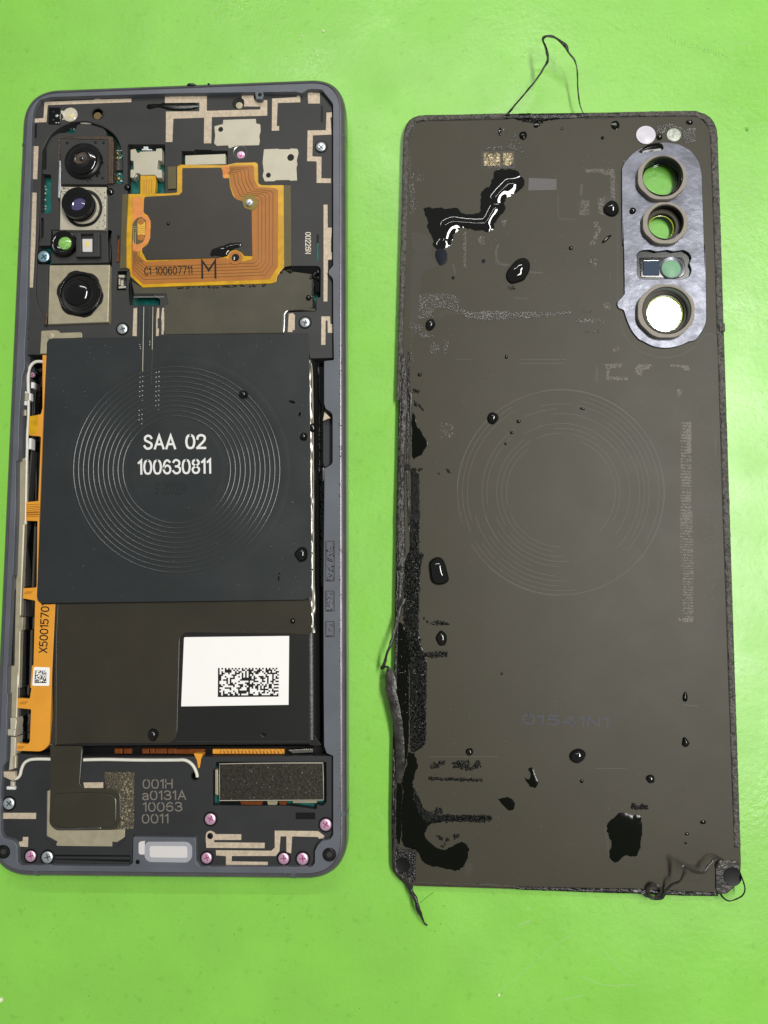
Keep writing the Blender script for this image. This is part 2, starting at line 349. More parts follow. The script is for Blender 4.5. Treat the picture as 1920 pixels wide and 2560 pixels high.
def text(name, s, p0, p1, cap, h, m, parent=None, sw=.54, gap=1.5, label=None, thick=.002):
    """lettering from p0 to p1 (photo points on the baseline), capital height in photo units, drawn as flat printed strokes"""
    W_ = sum(GL[c][0] for c in s)+gap*(len(s)-1); a = np.array(p0, float); b = np.array(p1, float); d = b-a; nrm = np.array([d[1], -d[0]])/np.linalg.norm(d)
    V = []; Fc = []; x0 = 0; kx = np.linalg.norm(d)/W_; ky = cap/6; st = 0
    for c in s:
        for cv, pts in GL[c][1]:
            q = catmull([tuple(map(float, t)) for t in pts], 4) if cv else pts
            q = [Vector(((x0+x)*kx, y*ky)) for x, y in q]; st += 1; r = sw*min(kx, ky); bb = len(V); n_ = len(q)
            for i, p in enumerate(q):
                e1 = (p-q[i-1]).normalized() if i else (q[1]-p).normalized(); e2 = (q[i+1]-p).normalized() if i < n_-1 else e1
                t = e1+e2; t = t.normalized() if t.length > .2 else e1; nn = Vector((-t.y, t.x)); k = r/max(.35, nn.dot(Vector((-e1.y, e1.x))))
                p2 = p-e1*r*.8 if i == 0 else (p+e1*r*.8 if i == n_-1 else p)
                for sg in (1, -1):
                    u = p2+nn*k*sg; w2 = a+d/np.linalg.norm(d)*u.x+nrm*u.y; V.append(P(w2[0], w2[1], h+thick+.0004*(st % 2)))
            for i in range(n_-1): Fc.append((bb+2*i, bb+2*i+1, bb+2*i+3, bb+2*i+2))
        x0 += GL[c][0]+gap
    return mk(name, V, Fc, m, parent, label=label)

# ------------------------------------------------------------------ bench
tv = []; tf = []
prism_w('bench_mat', [(-40, -34), (38, -34), (38, 40), (-40, 40)], -.3, 0, 'table', None, bev=.05)
bpy.data.objects['bench_mat']['kind'] = 'structure'; bpy.data.objects['bench_mat']['label'] = 'bright green workbench mat with fine scratches'
TABLE = bpy.data.objects['bench_mat']
# ================================================================== PHONE
PH = empty('phone', (-4.3, 3.0, 0), 'opened phone lying face down, inner circuits, round charging coil and battery exposed', 'phone')
HR = .74
def line_pt(p, q, d): return None
rim_px = fillet([(68.5,233.7,78),(850.3,203.5,74),(852.8,2186.9,92),(-17.2,2178.9,92)], 14)
rimw = ccw([P(x, y, HR)[:2] for x, y in rim_px])
inner = ("A 190,330 230,275 340,248,30 B 0,200 740,190 1130,187 1185,199 1230,168,15 1285,160 1375,165,20 1480,300,20 1480,380 D 1480,300 1480,390 1437,440,25 1437,470,20 1480,510,30 1480,860 1487,1270 "
 "F 1485,150 1395,160,12 1395,560 1410,610 1475,650,40 1475,1130,30 1400,1172 1395,1659 H 1390,600 J 1390,0 1395,695 1420,765 1480,792 1480,1540,12 1450,1578 1380,1592 1335,1630,30 1308,1690 1308,1805,20 1280,1838,14 225,1835,20 188,1780 "
 "183,1562,10 I 1258,1552,10 1250,1800 1215,1830 190,1822,18 165,1790 162,1640,30 130,1590,25 20,1560,30 4,1500 5,1200 18,950 22,895 52,850 65,450 72,212 60,195 G 62,1659 66,1450 75,1445 112,600 125,590 145,0 E 150,1105 172,1085 180,690 198,440 212,290 232,230 232,100 C 82,1290 105,900 118,300 A 125,1600 148,900 155,560 165,420")
frame = prism_w('frame', inset(rimw, .012), .1, .735, 'frame', PH, bev=.008, holes=[loops_of(inner, .735)])
prof = [(.012, .735), (.0, .752), (-.008, .75), (-.014, .738), (-.05, .725), (-.09, .68), (-.112, .6), (-.12, .42), (-.112, .2), (-.08, .08), (-.03, .03)]
V = []; Fc = []; n = len(rimw)
for d, z in prof: V += [(x, y, z) for x, y in inset(rimw, d)]
for k in range(len(prof)-1):
    for i in range(n): j = (i+1) % n; Fc.append((k*n+i, k*n+j, (k+1)*n+j, (k+1)*n+i))
side = mk('side_band', V, Fc, 'side', PH, smooth=True, ang=35)
prism_w('mid_plate', inset(rimw, .05), .04, .2, 'black', PH, bev=0)
# antenna breaks in the side band
def band(c0, c1):
    """a stretch of the side profile between two outline points nearest to photo points c0, c1"""
    A = P(*c0, HR); B = P(*c1, HR); d = Vector((B[0]-A[0], B[1]-A[1])).normalized(); L = math.hypot(B[0]-A[0], B[1]-A[1]); nn = Vector((d.y, -d.x))
    cen = np.mean(np.array(rimw), 0)
    if nn.dot(Vector((cen[0]-A[0], cen[1]-A[1]))) > 0: nn = -nn
    V = []; Fc = []
    for s_ in (0, 1):
        q = B if s_ else A
        for dd, z in [(.05, .738)]+prof[:-1]: V.append((q[0]+nn.x*(.003-dd), q[1]+nn.y*(.003-dd), z+.002))
    n_ = len(prof)
    for i in range(n_-1): Fc.append((i, i+1, n_+i+1, n_+i))
    return mk('antenna_break', V, Fc, 'frame', side, smooth=True, label='paler plastic band crossing the metal side')
def rimpt(x=None, y=None, which='r'):
    best = min(rim_px, key=lambda q: abs((q[1]-y) if y is not None else (q[0]-x))+(0 if {'r': q[0] > 600, 'l': q[0] < 300, 'b': q[1] > 1500}[which] else 9999)); return best
band((852.4, 2030), (852.4, 2042)); band((738, 2186), (726, 2185.8)); band((94, 2180), (84, 2180)); band((62.6, 355), (62.2, 361)); band((850.4, 334), (850.4, 339))
# brown dirt caught on the right-hand rim
V = []; Fc = []
for k in range(150):
    yy = random.choice([random.uniform(860, 2100), random.choice([905, 935, 1065, 1120, 1140, 1210, 1235, 1378, 1575])+random.gauss(0, 4)]); xx = 851.5+random.gauss(0, 1.6)
    c = P(xx, yy, .752); r = random.uniform(.006, .022)
    b = len(V)
    for i in range(5): a = i*1.2566+k; V.append((c[0]+math.cos(a)*r*random.uniform(.6, 1.2), c[1]+math.sin(a)*r, c[2]-.012))
    V.append((c[0], c[1], c[2]+.007))
    for i in range(5): Fc.append((b+i, b+(i+1) % 5, b+5))
tag(mk('rim_dirt', V, Fc, 'dirt', PH), kind='stuff')

# ---- upper bracket
HB = .62
caps = "A 248,1000 256,780,20 330,628,60 430,545,50 560,494,40 700,487,40 860,538,60 970,612,60 1035,715,60 1055,830,40 1055,1105 905,1108 905,1659 C 905,60 945,70 945,985 290,985 285,950 255,890,30 205,770,40 192,690 205,400 215,215 228,0 A 238,1200"
brk = ("A 165,640 175,430 195,330 235,280 340,254,30 B 0,206 740,198 1130,192 1225,172 1372,172,20 1474,305 1474,385 D 1474,382 1430,437,20 1430,472,16 1474,515,20 1474,860 1480,1262,8 1262,1268 1240,1100 C 1200,1290 82,1290 105,900 118,300 A 130,1600 152,900")
lcd_hole = 'B 52,745 165,745 175,730 330,735 345,742 485,742 485,880 52,880'
coax_hole = 'A 1100,715,10 1470,715,10 1470,1200 1100,1200'
right_hole = 'D 985,396 1340,396,14 1362,420,14 1360,690,10 1325,692 1320,820,20 1040,830 985,700'
low_hole = 'C 1000,462 1115,455 1120,800 1420,800 1420,745 1150,560 1128,530 1112,660 990,660'
bracket = prism('upper_bracket', brk, .3, HB, 'plastic', PH, bev=.01, holes=[caps, lcd_hole, coax_hole, right_hole, low_hole])
prism('main_board', "Z 84,262 820,240 828,880 70,880", .3, .4, 'teal', PH, bev=0)
# recess insert pieces
prism('camera_insert', "A 300,745 345,650 420,602,20 505,600 505,640 430,655 430,1659 C 430,60 345,60 335,212 225,216 225,170 A 272,1625 272,1445,10 240,1440 243,1392,8 345,1390 345,1012,8 262,1008 262,965 300,960", .4, .56, 'plastic', bracket, bev=.008)
prism('camera_insert', "A 590,560 605,518,12 690,508,14 860,548,20 893,590,10 893,650 500,640 505,602 590,598", .4, .57, 'plastic', bracket, bev=.008)
prism('camera_insert', "C 205,395 322,398 310,985 290,985 280,940 255,885 212,770,30 200,700", .4, .585, 'plastic', bracket, bev=.008)
prism('camera_insert', "A 905,1108 1050,1100 1050,1180 910,1180", .4, .6, 'plastic', bracket, bev=.008)
# bright groove line round the camera window
line('window_groove', "A 243,1659 240,1200 246,960 252,790 292,690 330,630 400,560 470,520 560,494 700,484 800,505 880,545 960,600 1020,690 1050,790 1060,900 1060,1100", .622, .7, 'chip', bracket, curve=True)
# small parts on the board
def comp(cx, cy, w, l, h0, h1, m, name='chip_component', parent=PH, bev=.004): return prism(name, [(cx-w, cy-l), (cx+w, cy-l), (cx+w, cy+l), (cx-w, cy+l)], h0, h1, m, parent, bev=bev)
for (t, x, y, w, l, m) in [('A',1005,775,9,4,'solder'),('A',1035,775,9,4,'solder'),('A',1000,800,5,8,'gold'),('A',1030,845,10,5,'solder'),('A',1000,845,6,10,'gold'),('A',1045,830,4,8,'solder'),
    ('A',990,1010,5,9,'solder'),('A',1020,1005,9,5,'solder'),('A',1012,1050,7,9,'gold'),('A',1038,1075,8,6,'solder'),('A',985,1075,9,5,'solder'),
    ('A',440,575,5,5,'solder'),('A',462,580,4,7,'solder'),('A',485,565,6,9,'solder'),('A',500,555,5,5,'solder'),('A',535,555,10,8,'blue'),('A',570,562,5,8,'solder'),('A',545,590,14,5,'teal'),
    ('A',290,765,4,9,'chip'),('A',286,800,6,6,'solder'),('B',66,760,4,4,'solder'),('B',68,835,5,14,'dirt')]:
    px, py = at(t, x, y); k = TL[t][2]; comp(px, py, w*k, l*k, .4, .455, m)
comp(*at('A', 1006, 921), 11.5, 12.5, .4, .47, 'chip', 'board_chip')
for i, s in enumerate(('0080', '0708', '8RGH')): text('chip_marking', s, at('A', 985+i*18, 968), at('A', 985+i*18, 880), 3, .471, 'greyprint', PH)
balls = [(x, y) for y in (1135, 1165, 1205, 1268, 1330, 1358) for x in (262, 296)]
for x, y in balls:
    if (x, y) == (262, 1135): continue
    px, py = at('A', x+random.uniform(-5, 5), y); lathe('solder_ball', px, py, .4, [(.02, 0), (.024, .015), (.014, .032), (0, .036)], 'solder', PH, n=10)
line('window_clip', "A 640,500 745,505", .57, 3.2, 'shield', PH, flat=.5)

# ---- cameras
def module(name, body, h, m, label=None): return prism(name, body, .4, h, m, PH, bev=.012, label=label)
c1 = module('camera_module', "A 430,655,8 905,668,8 903,1110,8 443,1108,8", .66, 'plastic', 'black camera module at the top of the camera window')
prism('module_frame', "A 418,638 512,642 905,630,10 955,640,12 962,700 955,1100 908,1100 908,668 430,655 428,900 415,900", .45, .672, 'bronze', c1, bev=.008)
prism('module_edge', "A 428,875 440,875 440,1130 428,1240 414,1240 418,1130", .5, .668, 'zinc', c1, bev=.003)
for dx, dy in ((785, 695), (865, 698), (855, 1047), (505, 700)): lathe('module_dimple', *at('A', dx, dy), .66, [(.035, 0), (.03, .008), (.0, .01)], 'lensb', c1, n=14)
lathe('lens_barrel', *at('A', 668, 885), .66, [(.415, 0), (.418, .02), (.40, .05), (.375, .06), (.35, .085), (.31, .10), (.30, .115), (.2, .125)], 'lensb', c1, n=56)
lathe('lens_hood', *at('A', 655, 870), .77, [(.325, -.02), (.325, .02), (.30, .04), (.175, .042), (.165, .01)], 'lens', c1, n=56)
lathe('lens', *at('A', 632, 842), .79, [(.165, .0), (.155, .018), (.12, .0), (.10, -.004), (.09, .004), (.05, .016), (0, .02)], 'lensgrey', c1, n=40)
lathe('lens_pupil', *at('A', 648, 852), .81, [(.055, 0), (.045, .012), (.02, .02), (0, .022)], 'lensglass', c1, n=24)
for a in range(14):
    an = -1.0+a*.2; px, py = at('A', 668+math.cos(an)*172, 880+math.sin(an)*172)
    if R() < .75: lathe('water_bead', px+R()*3, py+R()*3, .715, [(.022*R()+.008, -.02), (.02, .0), (.01, .012), (0, .014)], 'gloss', c1, n=10)
c2 = module('camera_module', "A 440,1132,6 893,1135,6 885,1560 432,1560", .66, 'shield', 'silver camera module below the black one')
lathe('lens_seat', *at('A', 672, 1350), .66, [(.42, 0), (.42, .012), (.36, .014), (.355, .006), (.3, -.05)], 'lensb', c2, n=48, wob=.05)
lathe('lens_barrel', *at('A', 648, 1338), .655, [(.34, 0), (.34, .1), (.325, .16), (.345, .17), (.345, .225), (.325, .245), (.2, .248), (.175, .225)], 'lens', c2, n=48)
lathe('lens', *at('A', 622, 1318), .888, [(.165, -.004), (.15, .004), (.13, -.006), (.12, -.002), (.08, .004), (0, .008)], 'violet', c2, n=40)
for i in range(46):
    px, py = (at('A', random.uniform(790, 885), random.uniform(1145, 1550)) if R() < .7 else at('A', random.uniform(440, 520), random.uniform(1140, 1210)))
    lathe('water_bead', px, py, .66, [(.014+.01*R(), 0), (.012, .008), (0, .012)], 'clear', c2, n=8)
c3 = module('depth_sensor_module', "C 350,62 905,58 905,110 912,382 345,392 348,330 A 365,1659 360,1590", .6, 'plastic', 'black sensor module with round green lens and square window')
lathe('lens_barrel', *at('C', 487, 208), .6, [(.285, 0), (.285, .1), (.27, .13), (.235, .135), (.2, .12), (.16, .06), (.12, .05)], 'lens', c3, n=48)
lathe('lens', *at('C', 482, 190), .67, [(.145, -.01), (.14, .004), (.1, .02), (0, .03)], 'green', c3, n=32)
sq = prism('emitter_housing', "C 592,80,8 822,75,14 825,322,18 590,325,18", .6, .7, 'plastic', c3, bev=.015, holes=["C 637,96 762,92 762,282 642,284"])
prism('emitter', "C 645,146 752,146 752,275 645,275", .55, .61, 'meshw', sq, bev=.01)
prism('emitter_centre', "C 680,170 722,170 722,225 680,225", .6, .616, 'flashy', sq, bev=.004)
prism('emitter_base', "C 600,88 800,88 800,315 600,315", .5, .54, 'black', sq, bev=0)
prism('module_edge', "C 905,60 945,60 945,180 930,375 915,375", .5, .585, 'lensb', c3, bev=.006)
c4 = module('camera_module', "C 330,407,5 926,402,5 910,968,5 315,990,5", .68, 'beige', 'large nickel camera module with wide black lens')
sc = [(at('C', 632, 690)[0]+math.cos(a)*(57+2.0*math.tanh(2*math.sin(a*6+.4))), at('C', 632, 690)[1]+math.sin(a)*(58+2.0*math.tanh(2*math.sin(a*6+.4)))) for a in [2*math.pi*i/96 for i in range(96)]]
prism('lens_seat', sc, .68, .694, 'lensb', c4, bev=.005)
lathe('lens_barrel', *at('C', 640, 695), .69, [(.47, 0), (.462, .045), (.445, .055), (.425, .05), (.41, .02), (.36, .012), (.355, .022), (.30, .016), (.29, .03), (.26, .03)], 'lensb', c4, n=72)
lathe('lens_dome', *at('C', 612, 680), .70, [(.30, 0), (.29, .03), (.26, .06), (.2, .085), (.12, .1), (0, .106)], 'lens', c4, n=56)
sweep('lens_ring', [P(*[a+b for a, b in zip(at('C', 634, 690), (math.cos(2*math.pi*i/60)*50, math.sin(2*math.pi*i/60)*50))], .745)+(1.0*PXCM,) for i in range(60)], 'gloss', c4, flat=.6, closed=True)
for dx, dy in ((372, 468), (355, 925)): lathe('module_dimple', *at('C', dx, dy), .68, [(.03, 0), (.025, .006), (.0, .01)], 'beige', c4, n=12)
prism('module_edge', "C 285,870 310,870 298,998 272,998", .5, .7, 'bronze', c4, bev=.004)

# ---- screws
def screw(t, x, y, r, m, h=.64, sl='slot', slot=False, recess=True):
    px, py = at(t, x, y); k = TL[t][2]; rc = r*k*PXCM
    o = lathe('screw', px, py, h, [(rc, -.02), (rc, .012), (rc*.86, .026), (rc*.5, .031), (0, .032)], m, PH, n=28)
    if recess:
        r2 = lathe('screw_shade_ring', px, py, h-.016, [(rc*1.32, 0), (rc*1.3, .006), (rc*1.05, .007)], 'black', o, n=28)  # black ring on the surface stands in for the shaded recess round the head
    c = P(px, py, h+.0335); a0 = R()*1.5
    for a in ((a0,) if slot else (a0, a0+math.pi/2)):
        d = Vector((math.cos(a), math.sin(a))); e = Vector((-d.y, d.x)); L = rc*(.85 if slot else .58); w_ = rc*.1
        q = [(c[0]+d.x*L*s+e.x*w_*u, c[1]+d.y*L*s+e.y*w_*u) for s, u in ((-1, -1), (1, -1), (1, 1), (-1, 1))]
        prism_w('screw_slot', q, h+.02, h+.034+a*.0003, sl, o, bev=0)
    return o
for a in [('B',613,786,42,'pink',.6,'lilac'),('B',1368,705,48,'zinc'),('C',1052,1036,50,'zinc'),('C',275,322,58,'blue',.62),('D',1217,928,47,'zinc'),('E',305,292,27,'pink',.4,'lilac'),
          ('I',84,1240,50,'zinc'),('I',290,1735,47,'pink',.64,'lilac'),('I',447,1746,50,'zinc'),('J',325,1386,48,'pink',.64,'lilac'),('J',1412,1440,50,'pink',.64,'lilac'),('J',290,1752,46,'pink',.64,'lilac'),('J',1016,1758,47,'pink',.64,'lilac'),('J',1194,1760,50,'pink',.64,'lilac')]:
    screw(a[0], a[1], a[2], a[3], a[4], *(a[5:]))
screw('B', 692, 1232, 36, 'zinc', .685, slot=True, recess=False)
lathe('bore_wall', *at('B', 606, 757), .616, [(.155, 0), (.15, .008), (.142, .004)], 'steel', PH, n=28, cap=False)

# ---- antenna traces
TR = ["A 180,460 270,455 280,295 775,275 775,248 825,248 828,270 1138,262 1138,297 312,327 300,495 183,500",
 "A 168,732 222,732 208,1058 165,1058 172,825 163,820", "A 148,1190 203,1192 C 192,159 166,627 120,627 137,159 A 140,1300 150,1285",
 "B -105,229 220,222 220,206 290,206 290,365 795,352 795,325 640,325 640,260 620,250 620,210 730,210 735,262 860,265 860,412 338,425 332,672 262,672 265,430 -25,440 -35,659 -97,659 -95,372 220,370 220,288 -105,292",
 "B 905,250 1138,235 1138,222 1170,222 1172,285 958,292 950,508 972,508 972,553 902,553", "B 1240,182 1285,178 1290,195 1355,195 1357,297 1245,297",
 "B 1418,382 1470,380 1470,425 1455,430 1465,590 1290,597 1285,795 1372,798 1370,1000 1460,1003 1460,1047 1325,1045 1325,842 1235,840 1240,550 1412,548",
 "B 1390,1250 1428,1250 1430,1465 D 1470,35 1460,160 1460,265 1472,270 1472,335 1432,337 1427,730 1390,730",
 "D 1370,870 1452,870 1455,940 1475,945 1475,1027 1430,1025 1428,910 1410,910 1408,1138 1368,1140"]
for s in TR: prism('antenna_trace', s, .61, .627, 'trace', bracket, bev=.003)
hole = lambda t, x, y, r: circ(*at(t, x, y), r*TL[t][2], 18)
prism('shield_plate', "B 445,450 752,440 757,485 795,490,12 797,560 785,600 790,650 782,690,10 570,695 500,720 488,692 380,697,12 358,670 368,600 360,510,12 440,490", .58, .632, 'shield', PH, bev=.006, holes=[hole('B',420,540,23)])
prism('shield_plate', "B 828,727,10 965,722 970,727 1075,727 1080,718 1148,724,12 1155,765 1138,830 1145,870 1135,900 1142,1022,10 1075,1026 1068,1018 935,1020 930,1028 835,1032,12 815,980 825,930 815,850", .58, .632, 'shield', PH, bev=.006, holes=[hole('B',1080,805,32), hole('B',870,972,23)])
for a in (('B',420,540,23), ('B',1080,805,32), ('B',870,972,23)): lathe('plate_hole', *at(a[0], a[1], a[2]), .6205, [(a[3]*TL[a[0]][2]*PXCM*1.04, 0), (0, .001)], 'black', PH, n=20)
for s in ('B 1365,318 1384,315 1385,470 1366,472', 'D 1326,95,8 1346,97,8 1344,350,8 1322,350,8', 'A 187,512 207,510 204,652 184,652', 'C 97,1000 128,1005 130,1045 97,1050', 'C 90,1112 122,1115 124,1142 90,1145', 'C 1000,112 1022,112 1018,380 992,380', 'J 1128,1325 1312,1325 1312,1388 1128,1388', 'D 1435,350 1470,340 1470,380 1440,430'):
    prism('slot', s, .6, .6235, 'black', PH, bev=0)
prism('slot_board', 'D 1328,180 1344,180 1342,348 1325,348', .6, .625, 'teal', PH, bev=0)
prism('copper_edge', 'C 1004,150 1020,150 1014,370 994,370', .6, .626, 'rust', PH, bev=0)
lathe('gasket_hole', *at('B', 592, 302), .6, [(.14, .016), (.13, .028), (.12, .03), (.1, .028)], 'black', PH, n=24)
lathe('gasket_pin', *at('B', 598, 320), .62, [(.08, 0), (.075, .02), (.0, .025)], 'beige', PH, n=18)
fb = prism('microphone_block', "B 742,182 820,178 826,225 808,258,10 752,255,10", .6, .745, 'frame', PH, bev=.01)
lathe('microphone_port', *at('B', 792, 214), .745, [(.045, 0), (.04, .003), (0, .0035)], 'black', fb, n=16)
# flash, sensors
fl = lathe('flash_lens', *at('A', 538, 426), .62, [(.165, 0), (.165, .02), (.15, .03), (.14, .026), (.13, .032), (.115, .027), (.1, .033), (.085, .028), (.07, .034), (.05, .03), (0, .035)], 'flash', PH, n=40)
lathe('flash_die', *at('A', 545, 432), .651, [(.045, 0), (.035, .006), (0, .007)], 'flashy', fl, n=16)
prism('flash_tab', "A 442,378 475,385 475,470 455,472 470,440 445,410", .61, .64, 'flash', fl, bev=.006)
sb = prism('light_sensor', "A 322,350,5 438,350,5 436,517,5 318,515,5", .6, .632, 'gloss', PH, bev=.004)
for x, y, r in ((403, 432, 15), (370, 393, 10), (367, 472, 11), (395, 500, 7), (420, 502, 7)): lathe('sensor_die', *at('A', x, y), .632, [(r*.253*PXCM, 0), (0, .004)], 'solder' if r == 15 or r < 9 else 'chip', sb, n=10)
mh = lathe('microphone_hole', *at('A', 810, 413), .62, [(.142, 0), (.14, .008), (.11, .009), (.105, -.0)], 'lensb', PH, n=28)
lathe('gold_mesh', *at('A', 806, 435), .623, [(.09, 0), (.08, .012), (.04, .008), (0, .012)], 'dirt', mh, n=18)
# LCD connector
prism('display_connector', "B 85,785 465,770 467,868 85,878", .5, .64, 'shield', PH, bev=.012)
# coax shield box
cx = prism('antenna_switch_can', "A 1130,765,10 1180,758,6 1190,790 1212,800,8 1222,785 1380,780 1385,755 1440,752,8 1442,880 1400,870,10 1395,960,8 1438,965 1440,1045,8 1395,1045 1370,1015,8 1235,1020 1215,1000,10 1180,1000,12 1160,1045 1128,1040 1130,965 1160,960 1158,880 1130,872", .42, .61, 'shield', PH, bev=.01)
prism('can_tab', "A 1258,735 1305,735 1308,758 1345,762 1345,775 1240,772 1240,758 1258,755", .42, .58, 'zinc', cx, bev=.006)
prism('flex_tail', "A 1228,1022 1375,1022 1380,1100 1368,1215 1225,1215 1225,1090", .5, .636, 'amber', cx, bev=.01)
for i in range(4): line('flex_line', f"A {1265+i*24},1060 {1265+i*24},1200", .637, .7, 'copper', cx)
lathe('contact', *at('A', 1195, 1055), .42, [(.07, 0), (.07, .1), (.05, .14), (0, .15)], 'zinc', PH, n=18)
lathe('contact', *at('A', 1412, 1065), .42, [(.055, 0), (.055, .08), (.03, .1), (0, .1)], 'teal', PH, n=18)
for x, y, r in ((1105, 1145, 30), (935, 1188, 36)):
    lathe('rubber_dot', *at('A', x, y), .6, [(r*.253*PXCM*1.15, 0), (r*.253*PXCM, .05), (r*.15*PXCM, .075), (0, .08)], 'gloss', PH, n=20)

# ---- near-field coil flex
flexo = "A 1110,1205 C 1090,100 1090,432 1120,445 1132,520 1250,628 1659,612 D 0,587 900,560 945,545 955,490 995,432,15 1018,405 1018,300 B 1015,1200 1015,1065,8 800,1065,20 775,1045 770,862,12 750,850 560,855 470,877 270,875 45,872 0,880 A 1628,920 1590,930 1590,1190,14 1500,1198"
HF = .655
flex = prism('coil_flex', flexo, .62, HF, 'amber', PH, bev=.008, label='amber flexible near-field antenna with copper turns')
prism('clear_margin', "B 1015,1065 1082,1068,6 D 1086,120 1087,392,10 1018,405 1015,0", .62, .648, 'olive', flex, bev=.003)
prism('clear_margin', "A 1050,1207 1110,1205 C 1092,432 1025,440 1035,200", .62, .648, 'olive', flex, bev=.003)
prism('clear_margin', "A 1498,935,6 1582,930 1580,1150,8 1500,1155,6", .645, .658, 'olive', flex, bev=.003)
graph = ("A 1265,1232,25 1612,1212,12 1640,1180 1642,962,14 B 62,905,12 425,900 440,940 442,1000 500,1000 508,1080 535,1160 560,1195,20 625,1215,10 645,1280,20 712,1300 D 718,298 645,298,8 615,262 565,238,15 515,250,10 482,300,10 400,318 C 1659,345 1285,355,15 1262,300 1245,275 1245,240,8 1300,200,20 1325,130 1330,0 A 1330,1470,15 1300,1412 1258,1385,15")
gs = prism('graphite_sheet', graph, HF-.005, .672, 'graphite', flex, bev=.004)
cu = "B 478,885 720,878 735,890 735,1010,20 775,1082 935,1096 962,1112 D 962,400 885,520,10 0,556 C 1255,595 1142,490 1138,300 A 1150,1400 1150,1232 1248,1235 C 1200,300 1285,372,10 D 0,340 480,318 500,350 640,350 718,330 720,300 B 712,1300 645,1275 630,1212 560,1190 515,1080 505,985"
prism('copper_area', cu, HF-.005, .6595, 'copper', flex, bev=.002)
outer_ = pl("B 488,893 712,888 722,1000 768,1088 930,1108 950,1125 D 948,395 872,508 0,545 C 1262,580 1150,470 1148,280")
inner_ = pl("B 488,960 512,985 528,1075 575,1185 700,1192 738,1225 D 742,330 705,342 0,362 C 1290,385 1215,330 1195,280")
for i in range(1, 6):
    t = i/6; pts = [P(a[0]+(b[0]-a[0])*t, a[1]+(b[1]-a[1])*t, .661)+(1.05*PXCM,) for a, b in zip(outer_, inner_)]
    sweep('coil_gap', catmull(pts, 3) if 0 else pts, 'gap', flex, flat=.25, n=6)
prism('copper_pad', "B 432,890 500,880 505,930 482,960 482,985,10 460,1008,12 438,985,10 440,930", HF-.002, .664, 'peach', flex, bev=.003)
for i in range(6): line('pad_line', f"B 436,{905+i*13} 500,{893+i*11}", .6655, .5, 'copper', flex)
fe = prism('copper_land', "A 1152,1232 1246,1238 1255,1385 a 860,-20 985,20,80 1060,180,80 1055,280 1030,330 1040,560 1045,720,90 980,900,60 780,1045,40 735,1200,40 600,1235 440,1180 440,900 420,300", HF-.002, .666, 'peach', flex, bev=.004)
prism('slotted_window', "a 600,60 770,30,30 780,60 860,120 905,160,40 895,300 870,700,60 800,900,60 600,985 480,940,60 420,800 440,220,120", .66, .668, 'olive', fe, bev=0)
prism('gold_pad', "a 600,200 870,200 865,660 610,660", .66, .6705, 'gold', fe, bev=.002)
for y in (190, 740): lathe('pad_disc', *at('a', 722, y), .6705, [(.075, 0), (.073, .003), (0, .004)], 'copper', fe, n=24)
for y in (370, 430, 490, 555): line('pad_stripe', f"a 605,{y} 860,{y}", .6715, .35, 'gap', fe)
for y in (375, 440): line('fine_track', f"a 420,{y} 590,{y}", .669, .45, 'trace', fe)
line('fine_track', "a 590,495 470,495 470,960", .669, .45, 'trace', fe); line('fine_track', "a 590,555 530,555 530,985", .669, .45, 'trace', fe)
for i in range(6): line('fine_track', f"a {440+i*45},1000 {440+i*45},{1380-i*2+i*10} {560+i*40 if i>2 else 440+i*45},{1400+i*30} C {1160+i*14},{330+i*7} {1185+i*16},{400-i*6}", .662, .5, 'gap', flex)
# coil prints
text('coil_print', 'C1 100607711', at('C', 1272, 502), at('D', 152, 466), 18, .6625, 'ink', flex)
text('coil_print', 'M', at('D', 248, 508), at('D', 372, 506), 43, .6625, 'ink', flex, sw=.36)
text('bracket_print', '00226N', at('D', 1222, 80), at('D', 1222, 278), 12.5, .6225, 'cream', bracket)
hr = lathe('hole_rim', *at('D', 560, 318), .668, [(.15, 0), (.15, .004), (.085, .0045)], 'copper', flex, n=28, cap=False)
lathe('hole', *at('D', 562, 318), .6715, [(.085, 0), (0, .0005)], 'black', hr, n=24)
lathe('glint', *at('D', 548, 322), .672, [(.03, 0), (.02, .01), (0, .012)], 'steel', hr, n=12, sx=.8, sy=1.5)  # small steel dome stands in for a glint in the hole
lathe('hole_rim', *at('B', 690, 1235), .664, [(.19, 0), (.19, .004), (.1, .0045)], 'amber_d', flex, n=28)

# ---- shield tape over the board
tp = prism('shield_tape', "C 1140,560 1250,628 D 0,590 900,562 950,545,10 960,490 1000,432,15 1280,470,14 1293,540 1290,790,8 1085,800,20 1035,830,20 1022,900 1020,1028 0,1040 C 1500,1092 1468,1090 1462,800 1502,790 1480,690 1165,690 1150,620", .5, .64, 'tape', PH, bev=.014)
line('tape_fold', "D 1288,470,2 1292,560,3.4 1283,650,2.6 1297,760,3.2 1285,800,2", .636, 2, 'clear', tp, curve=True, n=10)
line('tape_fold', "D 1050,815,2 1022,850,3 1018,920,4 1012,1020,3", .634, 2, 'steel', tp, curve=True, n=10)
line('tape_fold', "D 1060,808,3 1180,800,4 1310,812,4", .63, 3, 'tape', tp, curve=True, n=10)
prism('tape_fringe', "D 985,398 1350,402,10 1358,500 1350,640 1310,640 1300,470 1000,430", .4, .6, 'gloss', PH, bev=.01)
for i in range(16):
    px, py = (at('D', random.uniform(985, 1130), random.uniform(435, 460)) if i < 5 else at('D', random.uniform(1270, 1350), random.uniform(420, 520)))
    lathe('water_bead', px, py, .638, [(.035*R()+.018, -.02), (.03, .012), (.015, .03), (0, .035)], 'water', PH, n=14)
